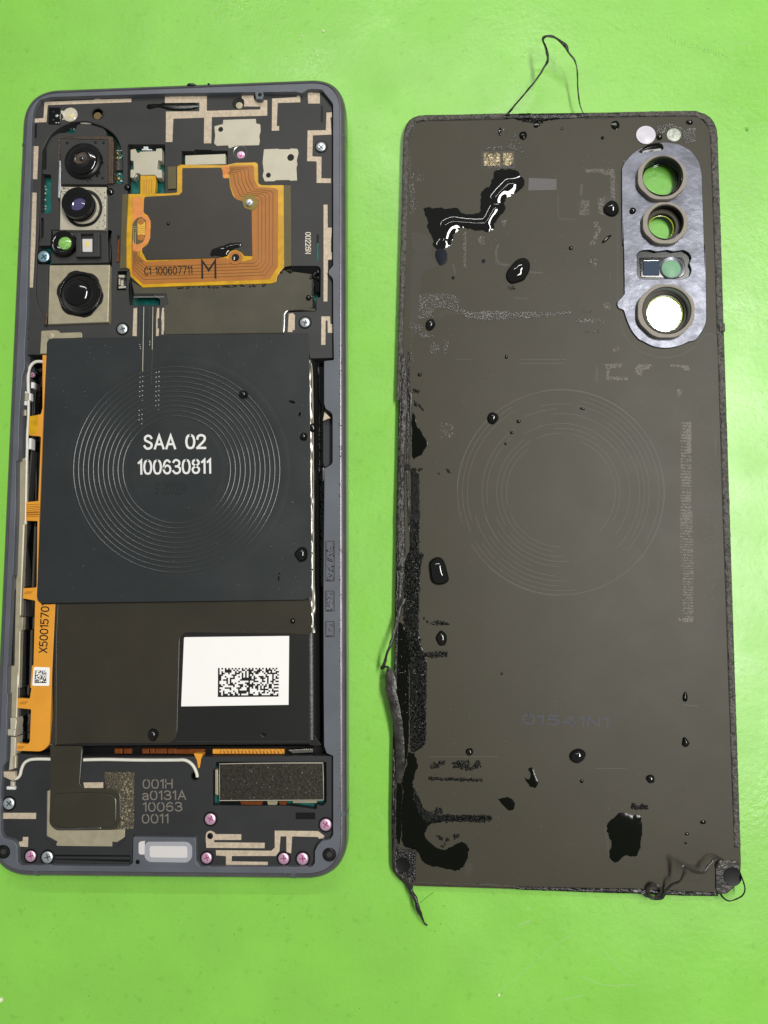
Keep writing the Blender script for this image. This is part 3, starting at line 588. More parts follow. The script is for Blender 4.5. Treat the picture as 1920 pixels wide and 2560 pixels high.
for i in range(42):
    px, py = at('D', random.uniform(0, 900), 0); py = 560+.2652*(597-px*.0+0) if 0 else at('D', 0, 600-(px-440)/.2652*.03+random.uniform(-4, 10))[1]
    lathe('water_bead', px, py, .64, [(.018+.012*R(), 0), (.014, .012), (0, .018)], 'water', PH, n=8)
prism('contact_strip', "C 1160,832 1195,826 1190,1108 1150,1106", .58, .637, 'trace', PH, bev=.004)
prism('contact_strip', "C 1392,828 1412,826 1412,925 1396,935 1396,1025 1410,1035 1405,1115 1372,1110", .58, .64, 'trace', PH, bev=.004)
prism('contact_strip', "C 1443,828,4 1462,826,4 1458,850 1462,880 1462,1040 1452,1092 1436,1090 1438,980 1432,930", .58, .642, 'trace', PH, bev=.004)
prism('contact_strip', "D 1062,845 1105,838 1110,852 1120,855 1118,1000 1098,1000 1095,1020 1052,1018", .58, .642, 'trace', PH, bev=.004)
line('connector_bar', "C 1165,722 1465,720", .62, 2.0, 'steel', PH, n=8, flat=.8)
prism('connector_cover', "C 1150,630 1500,620 1490,700 1470,706 1165,712", .55, .615, 'plastic', PH, bev=.02)
# small side connector
sc_ = prism('side_connector', "C 1010,500 1070,500 1072,560 1085,565 1082,638 1010,640", .4, .57, 'chip', PH, bev=.004)
for s in ("C 1012,503 1068,503 1068,528 1012,528", "C 1014,540 1028,540 1028,600 1014,600", "C 1035,560 1058,548 1060,610 1035,612", "C 1014,615 1082,612 1082,630 1014,636"): prism('connector_contact', s, .5, .585, 'shield', sc_, bev=.004)
prism('small_rib', "C 1095,455 1112,455 1112,660 1085,660", .5, .6, 'plastic', PH, bev=.006)
# left metal earth bracket
eb = prism('earth_bracket', "C 250,1055,8 385,1048 420,1055 435,1075 640,1068,8 652,1085 650,1120 385,1137,20 325,1175,20 300,1220 298,1280 238,1280 245,1150", .6, .642, 'beige', PH, bev=.006)
lathe('bracket_pin', *at('C', 345, 1108), .642, [(.07, 0), (.068, .02), (.05, .028), (0, .03)], 'beige', eb, n=20)
# ---- battery, charging coil, side channel
def edge_r(x, y): return x, y
prism('battery_well', "E 240,110 G 160,0 I 160,760 J 1395,760 1395,0 F 1400,120", .15, .24, 'black', PH, bev=0)
batt = prism('battery', "Z 118,900 771,890 776,1860 132,1866", .24, .585, 'batt', PH, bev=.015)
# rounded flank of the pouch on the right
V = []; Fc = []; ys = [890+i*40 for i in range(25)]; prf = [(0, .585), (.04, .58), (.09, .56), (.14, .52), (.18, .46), (.2, .38), (.2, .26)]
for y in ys:
    x0 = 769+ (y-890)/970*6
    c = P(x0, y, .585)
    for dx, z in prf: V.append((c[0]+dx, c[1], z))
k = len(prf)
for i in range(len(ys)-1):
    for j in range(k-1): Fc.append((i*k+j, i*k+j+1, (i+1)*k+j+1, (i+1)*k+j))
Fc.append(tuple((len(ys)-1)*k+j for j in range(k)))
mk('battery_flank', V, Fc, mat('battery_flank_film', rgb(40, 40, 38, .8), .3, metal=.3, bump=.003, bscale=20), batt, smooth=True, ang=60)
prism('battery_fold', "J 1250,515 1372,690 1330,700 1250,690", .5, .57, 'batt', batt, bev=.01)
line('battery_seam', "J 0,655 1240,655", .588, .7, 'chip', batt)
f1 = prism('battery_tape', "G 522,868 H 1275,828 1284,1100,20 1275,1140 1240,1162,14 1070,1150 80,1138,40 35,1190,30 J 12,560,20 I 1645,640,20 1600,672,30 795,672 470,690 505,300", .5, .6, 'brown', batt, bev=.012)
line('tape_crease', "G 545,870 530,1200 I 525,690", .6, 1.2, 'brown', f1)
line('tape_crease', "H 60,1130 1240,1128", .6, .9, 'brown', f1)
# label
lb = prism('battery_label', "H 75,1180,14 1066,1168 J 1060,310 48,325", .585, .606, 'label', batt, bev=.003)
random.seed(11)
def code(name, q, nx, ny, h, parent, m='dots', halves=1):
    """q: four photo corners tl, tr, br, bl; loose black squares joined in one printed patch"""
    V = []; Fc = []; g = [[0]*nx for _ in range(ny)]
    for j in range(ny):
        for i in range(nx):
            on = R() < .5
            if j == ny-1 or i % (nx//halves) == 0: on = True
            elif j == 0: on = i % 2 == 0
            elif i == nx-1: on = j % 2 == 0
            g[j][i] = on
    def pt(u, v):
        x = (q[0][0]*(1-u)+q[1][0]*u)*(1-v)+(q[3][0]*(1-u)+q[2][0]*u)*v; y = (q[0][1]*(1-u)+q[1][1]*u)*(1-v)+(q[3][1]*(1-u)+q[2][1]*u)*v
        return P(x, y, h)
    for j in range(ny):
        for i in range(nx):
            if g[j][i]:
                b = len(V); V += [pt(i/nx, j/ny), pt((i+1)/nx, j/ny), pt((i+1)/nx, (j+1)/ny), pt(i/nx, (j+1)/ny)]; Fc.append((b, b+1, b+2, b+3))
    return tag(mk(name, V, Fc, m, parent), kind='stuff')
code('printed_code', [at('H', 396, 1470), at('H', 972, 1468), at('J', 966, 232), at('J', 394, 236)], 36, 18, .6075, lb, halves=2)
# charging coil sheet
HC = .655
coil = prism('charging_coil', "C 305,1128,60 1150,1115 1212,1112,12 1205,800 1385,800 1382,1105 D 800,1032 1250,1030,8 F 1262,600 H 1278,828,90 G 345,860,70", .6, HC, 'coil', PH, bev=.008)
cc = at('F', 5, 0)[0]; ccx, ccy = 441.0, 1174.0
for i in range(11):
    r = 258-i*12.35
    pts = []
    for k in range(110):
        a = 2*math.pi*k/110; pts.append(P(ccx+math.cos(a)*r, ccy-math.sin(a)*r*.996, HC+.0)+(.024,))
    sweep('coil_turn', pts, 'ridge', coil, flat=.56, n=8, closed=True)
# shallow dish in the middle and outer step
V = []; Fc = []; rs = [(122, .0004), (118, .0018), (112, .0022), (106, .001), (102, .0003)]
for r, z in rs:
    for k in range(96): a = 2*math.pi*k/96; V.append(P(ccx+math.cos(a)*r, ccy-math.sin(a)*r, HC+z))
for j in range(len(rs)-1):
    for k in range(96): l = (k+1) % 96; Fc.append((j*96+k, j*96+l, (j+1)*96+l, (j+1)*96+k))
mk('coil_centre_ring', V, Fc, 'coil', coil, smooth=True, ang=80)
V = []; Fc = []; rs = [(284, .0005), (279, .0025), (268, .0025), (262, .001)]
for r, z in rs:
    for k in range(96): a = 2*math.pi*k/96; V.append(P(ccx+math.cos(a)*r, ccy-math.sin(a)*r, HC+z))
for j in range(len(rs)-1):
    for k in range(96): l = (k+1) % 96; Fc.append((j*96+k, j*96+l, (j+1)*96+l, (j+1)*96+k))
mk('coil_outer_step', V, Fc, 'coil', coil, smooth=True, ang=80)
line('lead_ridge', "C 1262,818 1250,1468", HC+.002, .75, 'shield', coil, flat=.5); line('lead_ridge', "C 1352,818 1345,1240", HC+.002, .7, 'shield', coil, flat=.5)  # pale colour carries the highlight on the bright stretch of the raised leads
line('lead_ridge', "C 1225,820 1212,1120", HC+.001, .9, 'coil', coil, flat=.6); line('lead_ridge', "C 1318,820 1310,1120", HC+.001, .9, 'coil', coil, flat=.6)
line('lead_ridge', "C 1345,1240 1335,1600", HC+.001, .9, 'coil', coil, flat=.5)
V = []; Fc = []
def bump_at(px, py, h, r, z):
    c = P(px, py, h); b = len(V)
    for k in range(6): a = k*math.pi/3; V.append((c[0]+math.cos(a)*r, c[1]+math.sin(a)*r, h))
    V.append((c[0], c[1], h+z))
    for k in range(6): Fc.append((b+k, b+(k+1) % 6, b+6))
for i in range(12):
    y = 262+i*44.5
    for x, yy in ((1322-i*1.3, y+8), (1347-i*1.0, y)): bump_at(*at('E', x, yy), HC, .0115, .012)
    if i < 11:
        for x, yy in ((1472-i*.6, y+6), (1499-i*.6, y)): bump_at(*at('E', x, yy), HC, .0115, .012)
for x, y in ((1222, 1190), (1225, 1210), (1228, 1230), (1320, 1155), (1322, 1172), (1320, 1192)): bump_at(*at('C', x, y), HC, .01, .01)
tag(mk('embossed_dots', V, Fc, 'print', coil), kind='stuff')
text('coil_print', 'SAA', at('E', 1362, 986), at('E', 1650, 984), 32, HC+.003, 'print', coil, sw=.58)
text('coil_print', '02', at('F', 98, 981), at('F', 276, 979), 32, HC+.003, 'print', coil, sw=.58)
text('coil_print', '100630811', at('E', 1308, 1224), at('F', 326, 1214), 33, HC+.003, 'print', coil, sw=.58)
# dot-matrix date
F57 = {'S': ('01110','10001','10000','01110','00001','10001','01110'), '2': ('01110','10001','00001','00110','01000','10000','11111'), '0': ('01110','10001','10001','10001','10001','10001','01110'), '3': ('01110','10001','00001','00110','00001','10001','01110'), '4': ('00010','00110','01010','10010','11111','00010','00010'), ' ': ('00000',)*7}
V = []; Fc = []
for ci, ch in enumerate('S 200324'):
    for r_ in range(7):
        for c_ in range(5):
            if F57[ch][r_][c_] == '1':
                px = 390+ci*10.0+c_*1.7-r_*.45; py = 1208+r_*4.45; b = len(V)
                for dx, dy in ((-1, -1), (1, -1), (1, 1), (-1, 1)): V.append(P(px+dx*.85, py+dy*1.1, HC+.0022))
                Fc.append((b, b+1, b+2, b+3))
tag(mk('date_print', V, Fc, 'dots', coil), kind='stuff')
# foil edge right of the coil
V = []; Fc = []; N_ = 150
for i in range(N_+1):
    y = 902+i/N_*(1582-902); x = 772+(y-902)/680*7
    w_ = 15 if i > 6 else 12
    for k in range(6):
        c = P(x+k*w_/5, y, .6); z = .612-.09*(k/5)**2+.024*noise.noise(Vector((i*.22, k*.35, 1)))*(0 if k == 0 else 1)
        V.append((c[0], c[1], z-(.06 if k == 5 else 0)))
for i in range(N_):
    for k in range(5): Fc.append((i*6+k, i*6+k+1, (i+1)*6+k+1, (i+1)*6+k))
mk('foil_edge', V, Fc, 'foil', batt, smooth=True, ang=50)
line('foil_bead', "F 1276,180 1285,300 1290,600 1292,900 1296,1400 H 1296,200 1300,700 1300,920", .622, .7, 'shield', batt, curve=True, rough=.3)
prism('gap_shade_slab', "F 1335,170 1395,170 1400,1659 H 1395,700 1335,700 1335,0", .24, .3, 'gloss', PH, bev=0)  # black slab stands in for the deep shade in the gap
V = []; Fc = []
for i in range(260): bump_at(790+R()*13+(R() < .2)*4, 1000+R()*520, .3, .012+R()*.012, .02)
tag(mk('well_droplets', V, Fc, 'water', PH), kind='stuff')
prism('channel_pocket', "F 1385,640 1415,615 1472,660,30 1472,1130,30 1400,1165 1385,1120", .2, .5, 'plastic_b', PH, bev=.01)
prism('bent_foil', "F 1400,640 1455,695 1385,722", .56, .64, 'trace', PH, bev=.004)
prism('foil_scrap', "F 1382,1165 1405,1175 1400,1270 1384,1300", .5, .6, 'steel', PH, bev=.004)
for s in ("H 1405,272,12 1495,272,12 1495,655,12 1405,655,12", "H 1405,742,12 1495,742,12 1495,938,12 1405,938,12", "H 1405,1028,12 1495,1028,12 1495,1180,12 1405,1180,12"):
    lp = loops_of(s, .735); pk = prism_w('frame_pocket', lp, .7, .7385, 'chip', PH, bev=0, holes=[inset(ccw(lp), .014)])
    prism_w('gel_pad', inset(ccw(lp), .03), .7, .7395, 'frame', pk, bev=.004)
V = []; Fc = []
for (x0, y0, x1, y1, n_) in ((1420, 310, 1490, 640, 70), (1420, 760, 1490, 920, 30), (1430, 1060, 1480, 1150, 8)):
    for i in range(n_): bump_at(*at('H', random.uniform(x0, x1), random.uniform(y0, y1)), .7395, .008+R()*.014, .01)
tag(mk('pocket_droplets', V, Fc, 'clear', PH), kind='stuff')

# ---- left channel
prism('channel_floor', "E 232,100 440,100 G 360,860 520,870 I 480,760 52,852 72,200 G 66,1450 E 160,1250", .15, .3, 'gloss', PH, bev=0)
prism('channel_ledge', "E 300,420 350,420 G 250,110 230,300 245,700 215,720 200,100 E 290,1000", .28, .42, 'plastic', PH, bev=.01)
prism('channel_ledge', "E 230,130,60 330,140 410,155 410,168 300,170,60 250,235 240,450 205,450 205,250", .3, .5, 'lensb', PH, bev=.01)
prism('channel_ledge', "G 215,830 240,830 245,985 222,990 222,1110 200,1120 190,1659 I 170,0 180,250 200,270 195,420 175,420 190,640 160,640 160,0 G 175,1659 190,1120 200,990", .28, .45, 'plastic', PH, bev=.008)
line('coax_cable', "E 412,168 350,166 308,186 280,228 268,285 266,380 270,470", .55, 4.0, 'wire', PH, flat=1, n=10, curve=True)
line('coax_cable', "E 270,535 268,700 258,860 256,1000 248,1250 242,1659 G 238,100", .53, 3.4, 'wire', PH, flat=1, n=10, curve=True)
line('black_cable', "E 395,135 320,130 270,150 245,190 238,260 232,450", .5, 1.4, 'lensb', PH, flat=1, curve=True)
st = prism('antenna_spring', "E 155,1100 180,1090 240,1070 248,1100 E 240,1659 G 232,120 212,600 195,975 180,990 218,995 212,1112 195,1122 180,1659 I 165,100 155,432 92,432 90,210 60,196 G 62,1659 70,1450 130,1446 152,600 118,595 E 145,1650", .45, .56, 'beige', PH, bev=.01, label='long beige metal strip beside the battery')
line('strip_edge', "E 158,1105 150,1659 G 143,0 122,590", .565, 1.3, 'cream', st, flat=1)
line('strip_edge', "G 222,120 205,600 192,970", .565, 1.3, 'cream', st, flat=1)
line('strip_edge', "G 188,1125 175,1659 I 168,0 158,430", .565, 1.0, 'cream', st, flat=1)
line('strip_edge', "G 72,1455 64,1659 I 60,195", .565, 1.2, 'cream', st, flat=1)
prism('side_gasket', "G 114,597 150,600 140,640 128,1445 75,1443 100,900", .5, .6, 'black', PH, bev=.008)
for s, m in (("b 510,1050 575,1045 570,1225 500,1225", 'print'), ("b 585,1045 690,1040 690,1225 585,1225", 'beige'), ("b 718,1035 775,1035 775,1215 715,1220", 'print'), ("b 580,990,20 620,970 660,990,20 660,1045 580,1045", 'print'), ("b 590,1230 665,1230 660,1335 600,1335", 'print'),
    ("b 478,1455 555,1450 550,1612 475,1615", 'print'), ("b 560,1450 650,1450 650,1600 560,1605", 'beige'), ("b 780,755 850,760 845,905,10 775,905", 'print'), ("b 890,790 925,790 920,950 885,955", 'chip'), ("E 272,888 296,888 294,990 268,990", 'print'), ("b 830,960 890,980 870,1550 835,1550", 'lensb')):
    prism('spring_contact', s, .4, .56, m, PH, bev=.008)
fx = prism('side_flex', "E 400,100 438,95 E 405,700 376,1480 G 368,80 350,700 345,800 400,872 520,868 I 490,0 466,680,26 400,750,60 142,742 148,668 262,682,12 280,655 292,352,12 162,340 166,246 280,252,12 295,150 G 285,1659 300,1450 315,1440 330,835,12 215,815 218,718 340,712 345,690 G 352,85 245,82 E 245,1490 360,1480 385,870,20 272,860 285,680 385,662,16 400,600", .5, .6, 'orange', PH, bev=.006, label='orange side flex ribbon with brown lettering')
prism('flex_fold', "E 272,682 360,668 350,838 270,856", .6, .606, 'amber', fx, bev=.003)
for y in (1515, 1535, 1550, 1568, 1590, 1610): line('flex_line', f"E 250,{y} 372,{y-6}", .6015, .55, 'rust', fx)
for y in (0, 12, 30, 45): line('flex_line', f"G 250,{y} 368,{y-3}", .6015, .45, 'rust', fx)
for (t, x0, y0) in (('G', 225, 745), ('I', 180, 275), ('I', 150, 695)):
    for i in range(6): line('flex_line', f"{t} {x0+i*11},{y0+30} {x0+i*11+30},{y0}", .6015, .35, 'rust', fx)
text('flex_print', 'X50015701', at('G', 440, 1325), at('G', 462, 862), 18.5, .601, 'ink', fx)
l2 = prism('small_label', "G 318,1460,14 468,1465,14 462,1640,14 302,1638,14", .59, .612, 'label', fx, bev=.003)
code('printed_code', [at('G', 330, 1492), at('G', 440, 1494), at('G', 438, 1612), at('G', 325, 1612)], 18, 18, .6135, l2)
# chrome bits at the lower left
for s, m, h in (("I 92,432 152,434 158,470 140,600 95,600", 'shield', .66), ("I 68,540 148,540 142,606 70,600", 'shield', .69), ("I 98,610 150,615 140,910 80,930 95,760", 'shield', .67), ("I 120,790 155,790 150,910 118,912", 'beige', .68),
    ("I 28,940 140,940 142,1000 118,1030 30,990", 'trace', .7), ("I 95,1030 135,1035 135,1080 95,1080", 'shield', .67), ("I 55,1082,6 140,1082,6 138,1114,6 60,1112,6", 'print', .68), ("I 150,440 175,440 168,580 155,580", 'lensb', .5)):
    prism('cable_clamp', s, .4, h, m, PH, bev=.02)

# ---- gap flex below battery
prism('gap_floor', "I 480,700 J 1380,700 1380,800 I 480,800", .2, .35, 'black', PH, bev=0)
for x0, x1 in ((1080, 1150), (1168, 1235), (1340, 1400), (1412, 1455), (1465, 1570), (1582, 1659)): prism('gap_flex', f"I {x0},722 {x1},722 {x1},770 {x0},770", .3, .44, 'rust', PH, bev=.006)
prism('gap_flex', "J 0,728 285,728 230,775 0,772", .3, .44, 'rust', PH, bev=.006)
prism('gap_flex', "J 345,728 1018,728 1018,772 345,772", .3, .44, 'orange', PH, bev=.006)
for i in range(34):
    x = 425+i*17; line('flex_line', f"J {x},{732+(i%3)*8} {x+(22 if i%2 else -8)},768", .445, .6, 'rust', PH)
prism('gap_foil', "J 1050,735 1290,722 1288,760 1100,770", .35, .5, 'foil', PH, bev=.01)
prism('orange_tongue', "J 165,768 250,770 222,905 208,905 195,830", .4, .62, 'orange', PH, bev=.006)

# ---- lower bracket
low = ("I 160,770 470,792 800,800 J 180,800 205,905 225,905 232,815 255,797 1478,790 1478,1538 1448,1576 1380,1590 1333,1630,30 1305,1690 1305,1803,18 1280,1836 228,1832,18 192,1780 187,1548 I 1252,1548 1245,1798 1215,1826 195,1818,18 168,1790 165,1640,30 135,1588,25 25,1556,30 8,1500 8,1200 22,950 28,900 55,852")
HL = .62
lowb = prism('lower_bracket', low, .3, HL, 'plastic_b', PH, bev=.01, holes=["J 375,850,12 1415,850,12 1418,1225,20 1380,1262 1330,1250 1320,1295 1060,1262 430,1258 345,1258 345,930 372,900"])
prism('lower_board', "J 340,850 1420,850 1420,1300 340,1300", .3, .42, 'teal', PH, bev=0)
prism('motor_shade_slab', "J 420,1195 1030,1195 1030,1262 420,1262", .4, .47, 'black', PH, bev=0)  # black slab over the board stands in for shade below the cover plate
for x0, x1, m in ((600, 820, 'rust'), (855, 960, 'beige'), (965, 1050, 'rust')): prism('connector_piece', f"J {x0},1215 {x1},1215 {x1-15},1262 {x0+15},1262", .42, .55, m, PH, bev=.01)
prism('connector_piece', "J 1100,1215 1330,1212 1325,1235 1100,1235", .42, .55, 'beige', PH, bev=.006)
prism('motor_flange', "J 368,920 395,920 398,1165 368,1150", .42, .58, 'beige', PH, bev=.01)
mo = prism('connector_shield', "J 403,862,14 1392,853,14 1398,1212,14 402,1218,14", .45, .66, 'motor', PH, bev=.02, label='speckled dark steel cover plate near the bottom right')
V = []; Fc = []
for i in range(70): bump_at(*at('J', random.uniform(415, 1385), random.uniform(868, 1205)), .66, .004+R()*.006, .008)
sweep('plate_edge', [P(*at('J', x, y), .657)+(.9*PXCM,) for x, y in ((412, 866), (700, 861), (1000, 858), (1384, 857), (1389, 1000), (1390, 1206), (1000, 1209), (412, 1212), (409, 1000))], 'shield', mo, flat=.6, closed=True)  # pale bead puts the light line of the chamfered edge into the colour
tag(mk('plate_glints', V, Fc, 'zinc', mo), kind='stuff')  # zinc bumps stand in for glints on the grained steel
line('coax_cable', "I 132,1008 165,1000 190,970 205,910 230,860 270,832 320,822 400,820 480,822", .64, 3.7, 'wire', PH, flat=1, n=10, curve=True)
line('coax_cable', "I 790,828 1000,824 1300,830 1659,830 J 60,828 110,840 155,875 182,920 198,965 200,990", .645, 3.9, 'wire', PH, flat=1, n=10, curve=True)
lathe('cable_guide', *at('J', 185, 975), .61, [(.09, .01), (.09, .03), (.065, .035), (.06, .01)], 'lensb', PH, n=20)
tl = prism('terminal_plate', "I 438,1125 480,1110 1100,1140 1178,1485,6 1175,1555 1058,1645 540,1640 498,1605 434,1545", .58, .635, 'beige', PH, bev=.006)
prism('bracket_rim', "I 425,1110 445,1110 440,1545 540,1600 520,1640 430,1570", .6, .65, 'plastic_b', PH, bev=.01)
prism('bracket_rim', "I 1058,1600 1100,1605 1175,1558 1190,1560 1100,1645 1058,1645", .6, .645, 'plastic_b', PH, bev=.006)
gk = prism('rough_gasket', "I 975,942 1268,940 1262,1484 1140,1484 1040,1490 1000,1100", .6, .645, 'glitter', PH, bev=.006)
V = []; Fc = []
for i in range(240): bump_at(*at('I', random.uniform(1005, 1262) if i % 2 else random.uniform(1140, 1262), random.uniform(945, 1480)), .645, .006+R()*.01, .012)
tag(mk('gasket_grit', V, Fc, 'beige', gk), kind='stuff')
prism('contact_pad', "I 785,1042 972,1040 972,1094 795,1094", .6, .632, 'trace', PH, bev=.003)
t2 = prism('battery_tail_tape', "I 470,700 770,700 775,740 752,1050 800,1105,20 1060,1100,30 1135,1140,40 1138,1400,40 1080,1490,30 520,1495,40 462,1430,30 475,1000", .6, .66, 'brown2', PH, bev=.012, label='brown black film tape running from the battery to the terminal')
prism('terminal_block', "I 500,1150,40 780,1135,30 1040,1150,40 1098,1190,30 1098,1420,40 1050,1468,30 540,1470,50 485,1400,30", .64, .69, 'brown2', t2, bev=.03)
line('tape_shine', "I 490,1455,1.2 560,1478,2 700,1478,1.6 900,1470,2 960,1475,1", .668, 2, 'foil', t2, curve=True, n=8, flat=.5, rough=.4)  # foil-coloured ribs, this and the next, stand in for shine on the tape
line('tape_shine', "I 478,685,1.5 520,705,2.2 580,712,1.6 650,700,.8 740,706,1.2", .612, 2, 'foil', t2, curve=True, n=8, flat=.5, rough=.5)
for s in ("I 15,1328 340,1328 338,1386 15,1384", "I 215,1555 266,1555 262,1650 178,1645 180,1600 212,1595", "J 278,1560,20 285,1510,30 325,1492,30 365,1515,20 370,1528 615,1530 615,1584 362,1584 358,1605 836,1610 835,1662 286,1658",
          "J 375,1680 900,1685 930,1655 930,1495 1340,1500 1398,1545 1390,1568 1350,1572 1335,1556 1095,1550 1085,1710 1040,1700 1040,1550 985,1550 975,1690 940,1735 525,1735 525,1785 866,1790 864,1832 470,1830 470,1737 378,1730"):
    prism('antenna_trace', s, .61, .627, 'trace', lowb, bev=.003)
lathe('trace_hole', *at('J', 322, 1546), .6275, [(.06, 0), (.055, .002), (0, .0025)], 'black', lowb, n=18)
prism('lower_groove', "I 512,1722 1228,1728 1228,1790 515,1768", .6, .624, 'black', PH, bev=0)
prism('lower_ridge', "I 515,1738 1222,1742 1220,1770 515,1762", .6, .64, 'plastic_b', PH, bev=.006)
for s, p0, p1 in (('001H', ('I', 1350, 1095), ('I', 1622, 1093)), ('a0131A', ('I', 1345, 1203), ('J', 90, 1200)), ('10063', ('I', 1352, 1312), ('J', 55, 1309)), ('0011', ('I', 1342, 1423), ('I', 1585, 1421))):
    text('bracket_print', s, at(*p0), at(*p1), 21, .6205, 'greyprint', lowb, sw=.44)
# loudspeaker block
spk = prism('speaker_block', "I 1255,1552,14 J 185,1562,14 190,1830 I 1250,1830", .5, .738, 'frame', PH, bev=.01)
ml = prism('speaker_grille', "I 1385,1600,30 J 110,1600,60 152,1640,60 152,1750,60 110,1798,60 I 1400,1792,30 1360,1750,30 1362,1640,30", .73, .745, 'mesh', spk, bev=.005)
prism('speaker_cloth', "I 1410,1640,24 J 105,1642,24 108,1752,24 I 1412,1748,24", .74, .7475, 'meshw', ml, bev=.002)
prism('speaker_window', "I 1305,1600,26 1365,1592 1362,1722 1305,1722,26", .73, .748, 'meshw', spk, bev=.006)
lathe('locating_hole', *at('I', 1298, 1790), .738, [(.045, 0), (.04, .002), (0, .002)], 'black', spk, n=16)
for t, x, y in (('J', 1445, 1722), ('I', 30, 1695)):
    prism('corner_socket', circ(*at(t, x, y), 17.5, 24), .7, .7372, 'black', PH, bev=0)
    X0, Y0 = at(t, x, y)
    prism('socket_diamond', [(X0-17, Y0+1), (X0+1, Y0-19), (X0+17, Y0), (X0+2, Y0+19)], .7, .739, 'lensb', PH, bev=.01)
    prism('socket_core', circ(X0, Y0, 7, 16), .7, .741, 'chip', PH, bev=.003)
# little wet marks on the frame and a bead on its top edge
for t, x, y, r in (('B', 145, 124, 34), ('B', 310, 116, 10)):
    lathe('water_bead', *at(t, x, y), .72, [(r*.265*PXCM, 0), (r*.2*PXCM, .03), (0, .04)], 'water', PH, n=16, sx=1.4, sy=.5)
V = []; Fc = []
for i in range(90):
    q = random.choice([('A', random.uniform(250, 1650), random.uniform(185, 215)), ('B', random.uniform(0, 1400), random.uniform(100, 170)), ('A', random.uniform(90, 130), random.uniform(300, 1600)), ('B', random.uniform(1490, 1560), random.uniform(200, 1650)), ('D', random.uniform(1490, 1550), random.uniform(0, 1650)), ('I', random.uniform(300, 1600), random.uniform(1840, 1900)), ('J', random.uniform(0, 1300), random.uniform(1845, 1905))])
    bump_at(*at(*q), .736, .003+R()*.007, .006)
tag(mk('frame_specks', V, Fc, 'residue', PH), kind='stuff')
V = []; Fc = []
for i in range(190): bump_at(random.uniform(125, 762), random.uniform(850, 1490), HC, .004+R()*.005, .004)
tag(mk('dust_specks', V, Fc, 'residue', PH), kind='stuff')
# ================================================================== BACK COVER
CV = empty('back_cover', (4.0, 2.6, 0), 'black back cover of the phone lying inside up, with camera window plate and torn adhesive', 'phone cover')
HV = .2
co = "Z 1010,287.8,52 1792.5,276.7,66 1855.5,2241,84 1040,2215.5,4 1012,2212,12 979,2180,26"
win = [("L", 825, 750, 178), ("L", 835, 1232, 132), ("N", 870, 892, 186)]
wholes = [circ(*at(t, x, y), r*TL[t][2], 40) for t, x, y, r in win]
panel = prism_w('panel', loops_of(co, HV), .09, HV, 'cover', CV, bev=.012, holes=[ccw([P(x, y, .1)[:2] for x, y in h]) for h in wholes]+[loops_of('N 592,248 1152,248 1152,552 592,552', .15)])
lug = prism('panel_underside', "Z 1560,380,40 1760,380,40 1770,940,40 1600,940,40", .0, .088, 'black', CV, bev=.01, holes=[ccw([P(x, y, .05)[:2] for x, y in h]) for h in wholes][:0]) if 0 else None
# border adhesive built as an irregular bumpy ribbon
def border(name, spec, m, h=HV, th=.022, step=5., jit=1.0, parent=CV, seed=0, label=None):
    """spec: photo path x, y, half width"""
    p = []; t = TL['Z']
    for k in spec.split():
        if k in TL: t = TL[k]; continue
        v = [float(q) for q in k.split(',')]; p.append((t[0]+v[0]*t[2], t[1]+v[1]*t[2], v[2]))
    q = []
    for a, b in zip(p[:-1], p[1:]):
        n_ = max(1, int(math.hypot(b[0]-a[0], b[1]-a[1])/step))
        q += [tuple(a[k]+(b[k]-a[k])*i/n_ for k in range(3)) for i in range(n_)]
    q.append(p[-1]); V = []; Fc = []; K = 7
    for i, (x, y, r) in enumerate(q):
        a = q[max(0, i-1)]; b = q[min(len(q)-1, i+1)]; d = Vector((b[0]-a[0], b[1]-a[1])).normalized(); s = Vector((-d.y, d.x))
        for k in range(K):
            u = -1+2*k/(K-1); nz = noise.noise(Vector((x*.11+seed, y*.11, k*.9)))
            e = 1+(.16*jit*noise.noise(Vector((x*.16, y*.16, seed+(3 if u > 0 else 9)))) if abs(u) > .9 else 0)
            z = 0 if abs(u) > .99 else th*(.75+.9*nz*jit)
            V.append(P(x+s.x*u*r*e, y+s.y*u*r*e, h+max(0, z)))
    for i in range(len(q)-1):
        for k in range(K-1): Fc.append((i*K+k, i*K+k+1, (i+1)*K+k+1, (i+1)*K+k))
    return mk(name, V, Fc, m, parent, smooth=True, ang=70, label=label)
border('border_adhesive', "Z 997,1000,6 1001,860,6 1009,600,7 1013,440,7 1015,345,7 1022,318,7 1034,303,7 1052,296,6.5 1100,294,6 1180,291.5,6 1268,289,6", 'foam', seed=1, label='dry grey foam strip along the upper left edge')
border('border_adhesive', "Z 1262,292,5 1330,291,6 1420,290,7 1470,288,6", 'foamd', seed=2, label='wet black stretch of foam strip at the top edge')
border('border_adhesive', "Z 1452,288,5 1560,286,6 1680,284,6.5 1738,284,7 1762,294,8 1777,312,9 1785,345,9 1787.5,420,9 1792.5,560,9 1797,700,8.5 1801,830,8.5 1803.5,900,8.5 1810,1100,8.5 1816.5,1300,8.5 1823,1500,8 1829.5,1700,8 1834.5,1850,8 1839.5,2000,8 1843.5,2120,8", 'foam', seed=3, label='grey foam strip along the right edge')
border('border_adhesive', "Z 1040,2208,4 1180,2212,4 1290,2217,4", 'cover', seed=5, th=.01)
border('border_adhesive', "Z 1290,2220,4 1400,2223,5 1500,2226,6 1600,2228,6.5 1700,2233,6 1795,2236,5", 'foamd', seed=6, label='wet black foam strip along the bottom edge')
border('border_adhesive', "Z 1007,890,7 1011,960,10 1010,1020,9 1007,1090,8 1004,1150,7 1005,1180,8 1002,1230,10 1001,1300,11 1003,1380,11 1002,1440,8 1000,1510,7", 'torn', seed=8, th=.035, label='loosened wrinkled strip along the left edge')
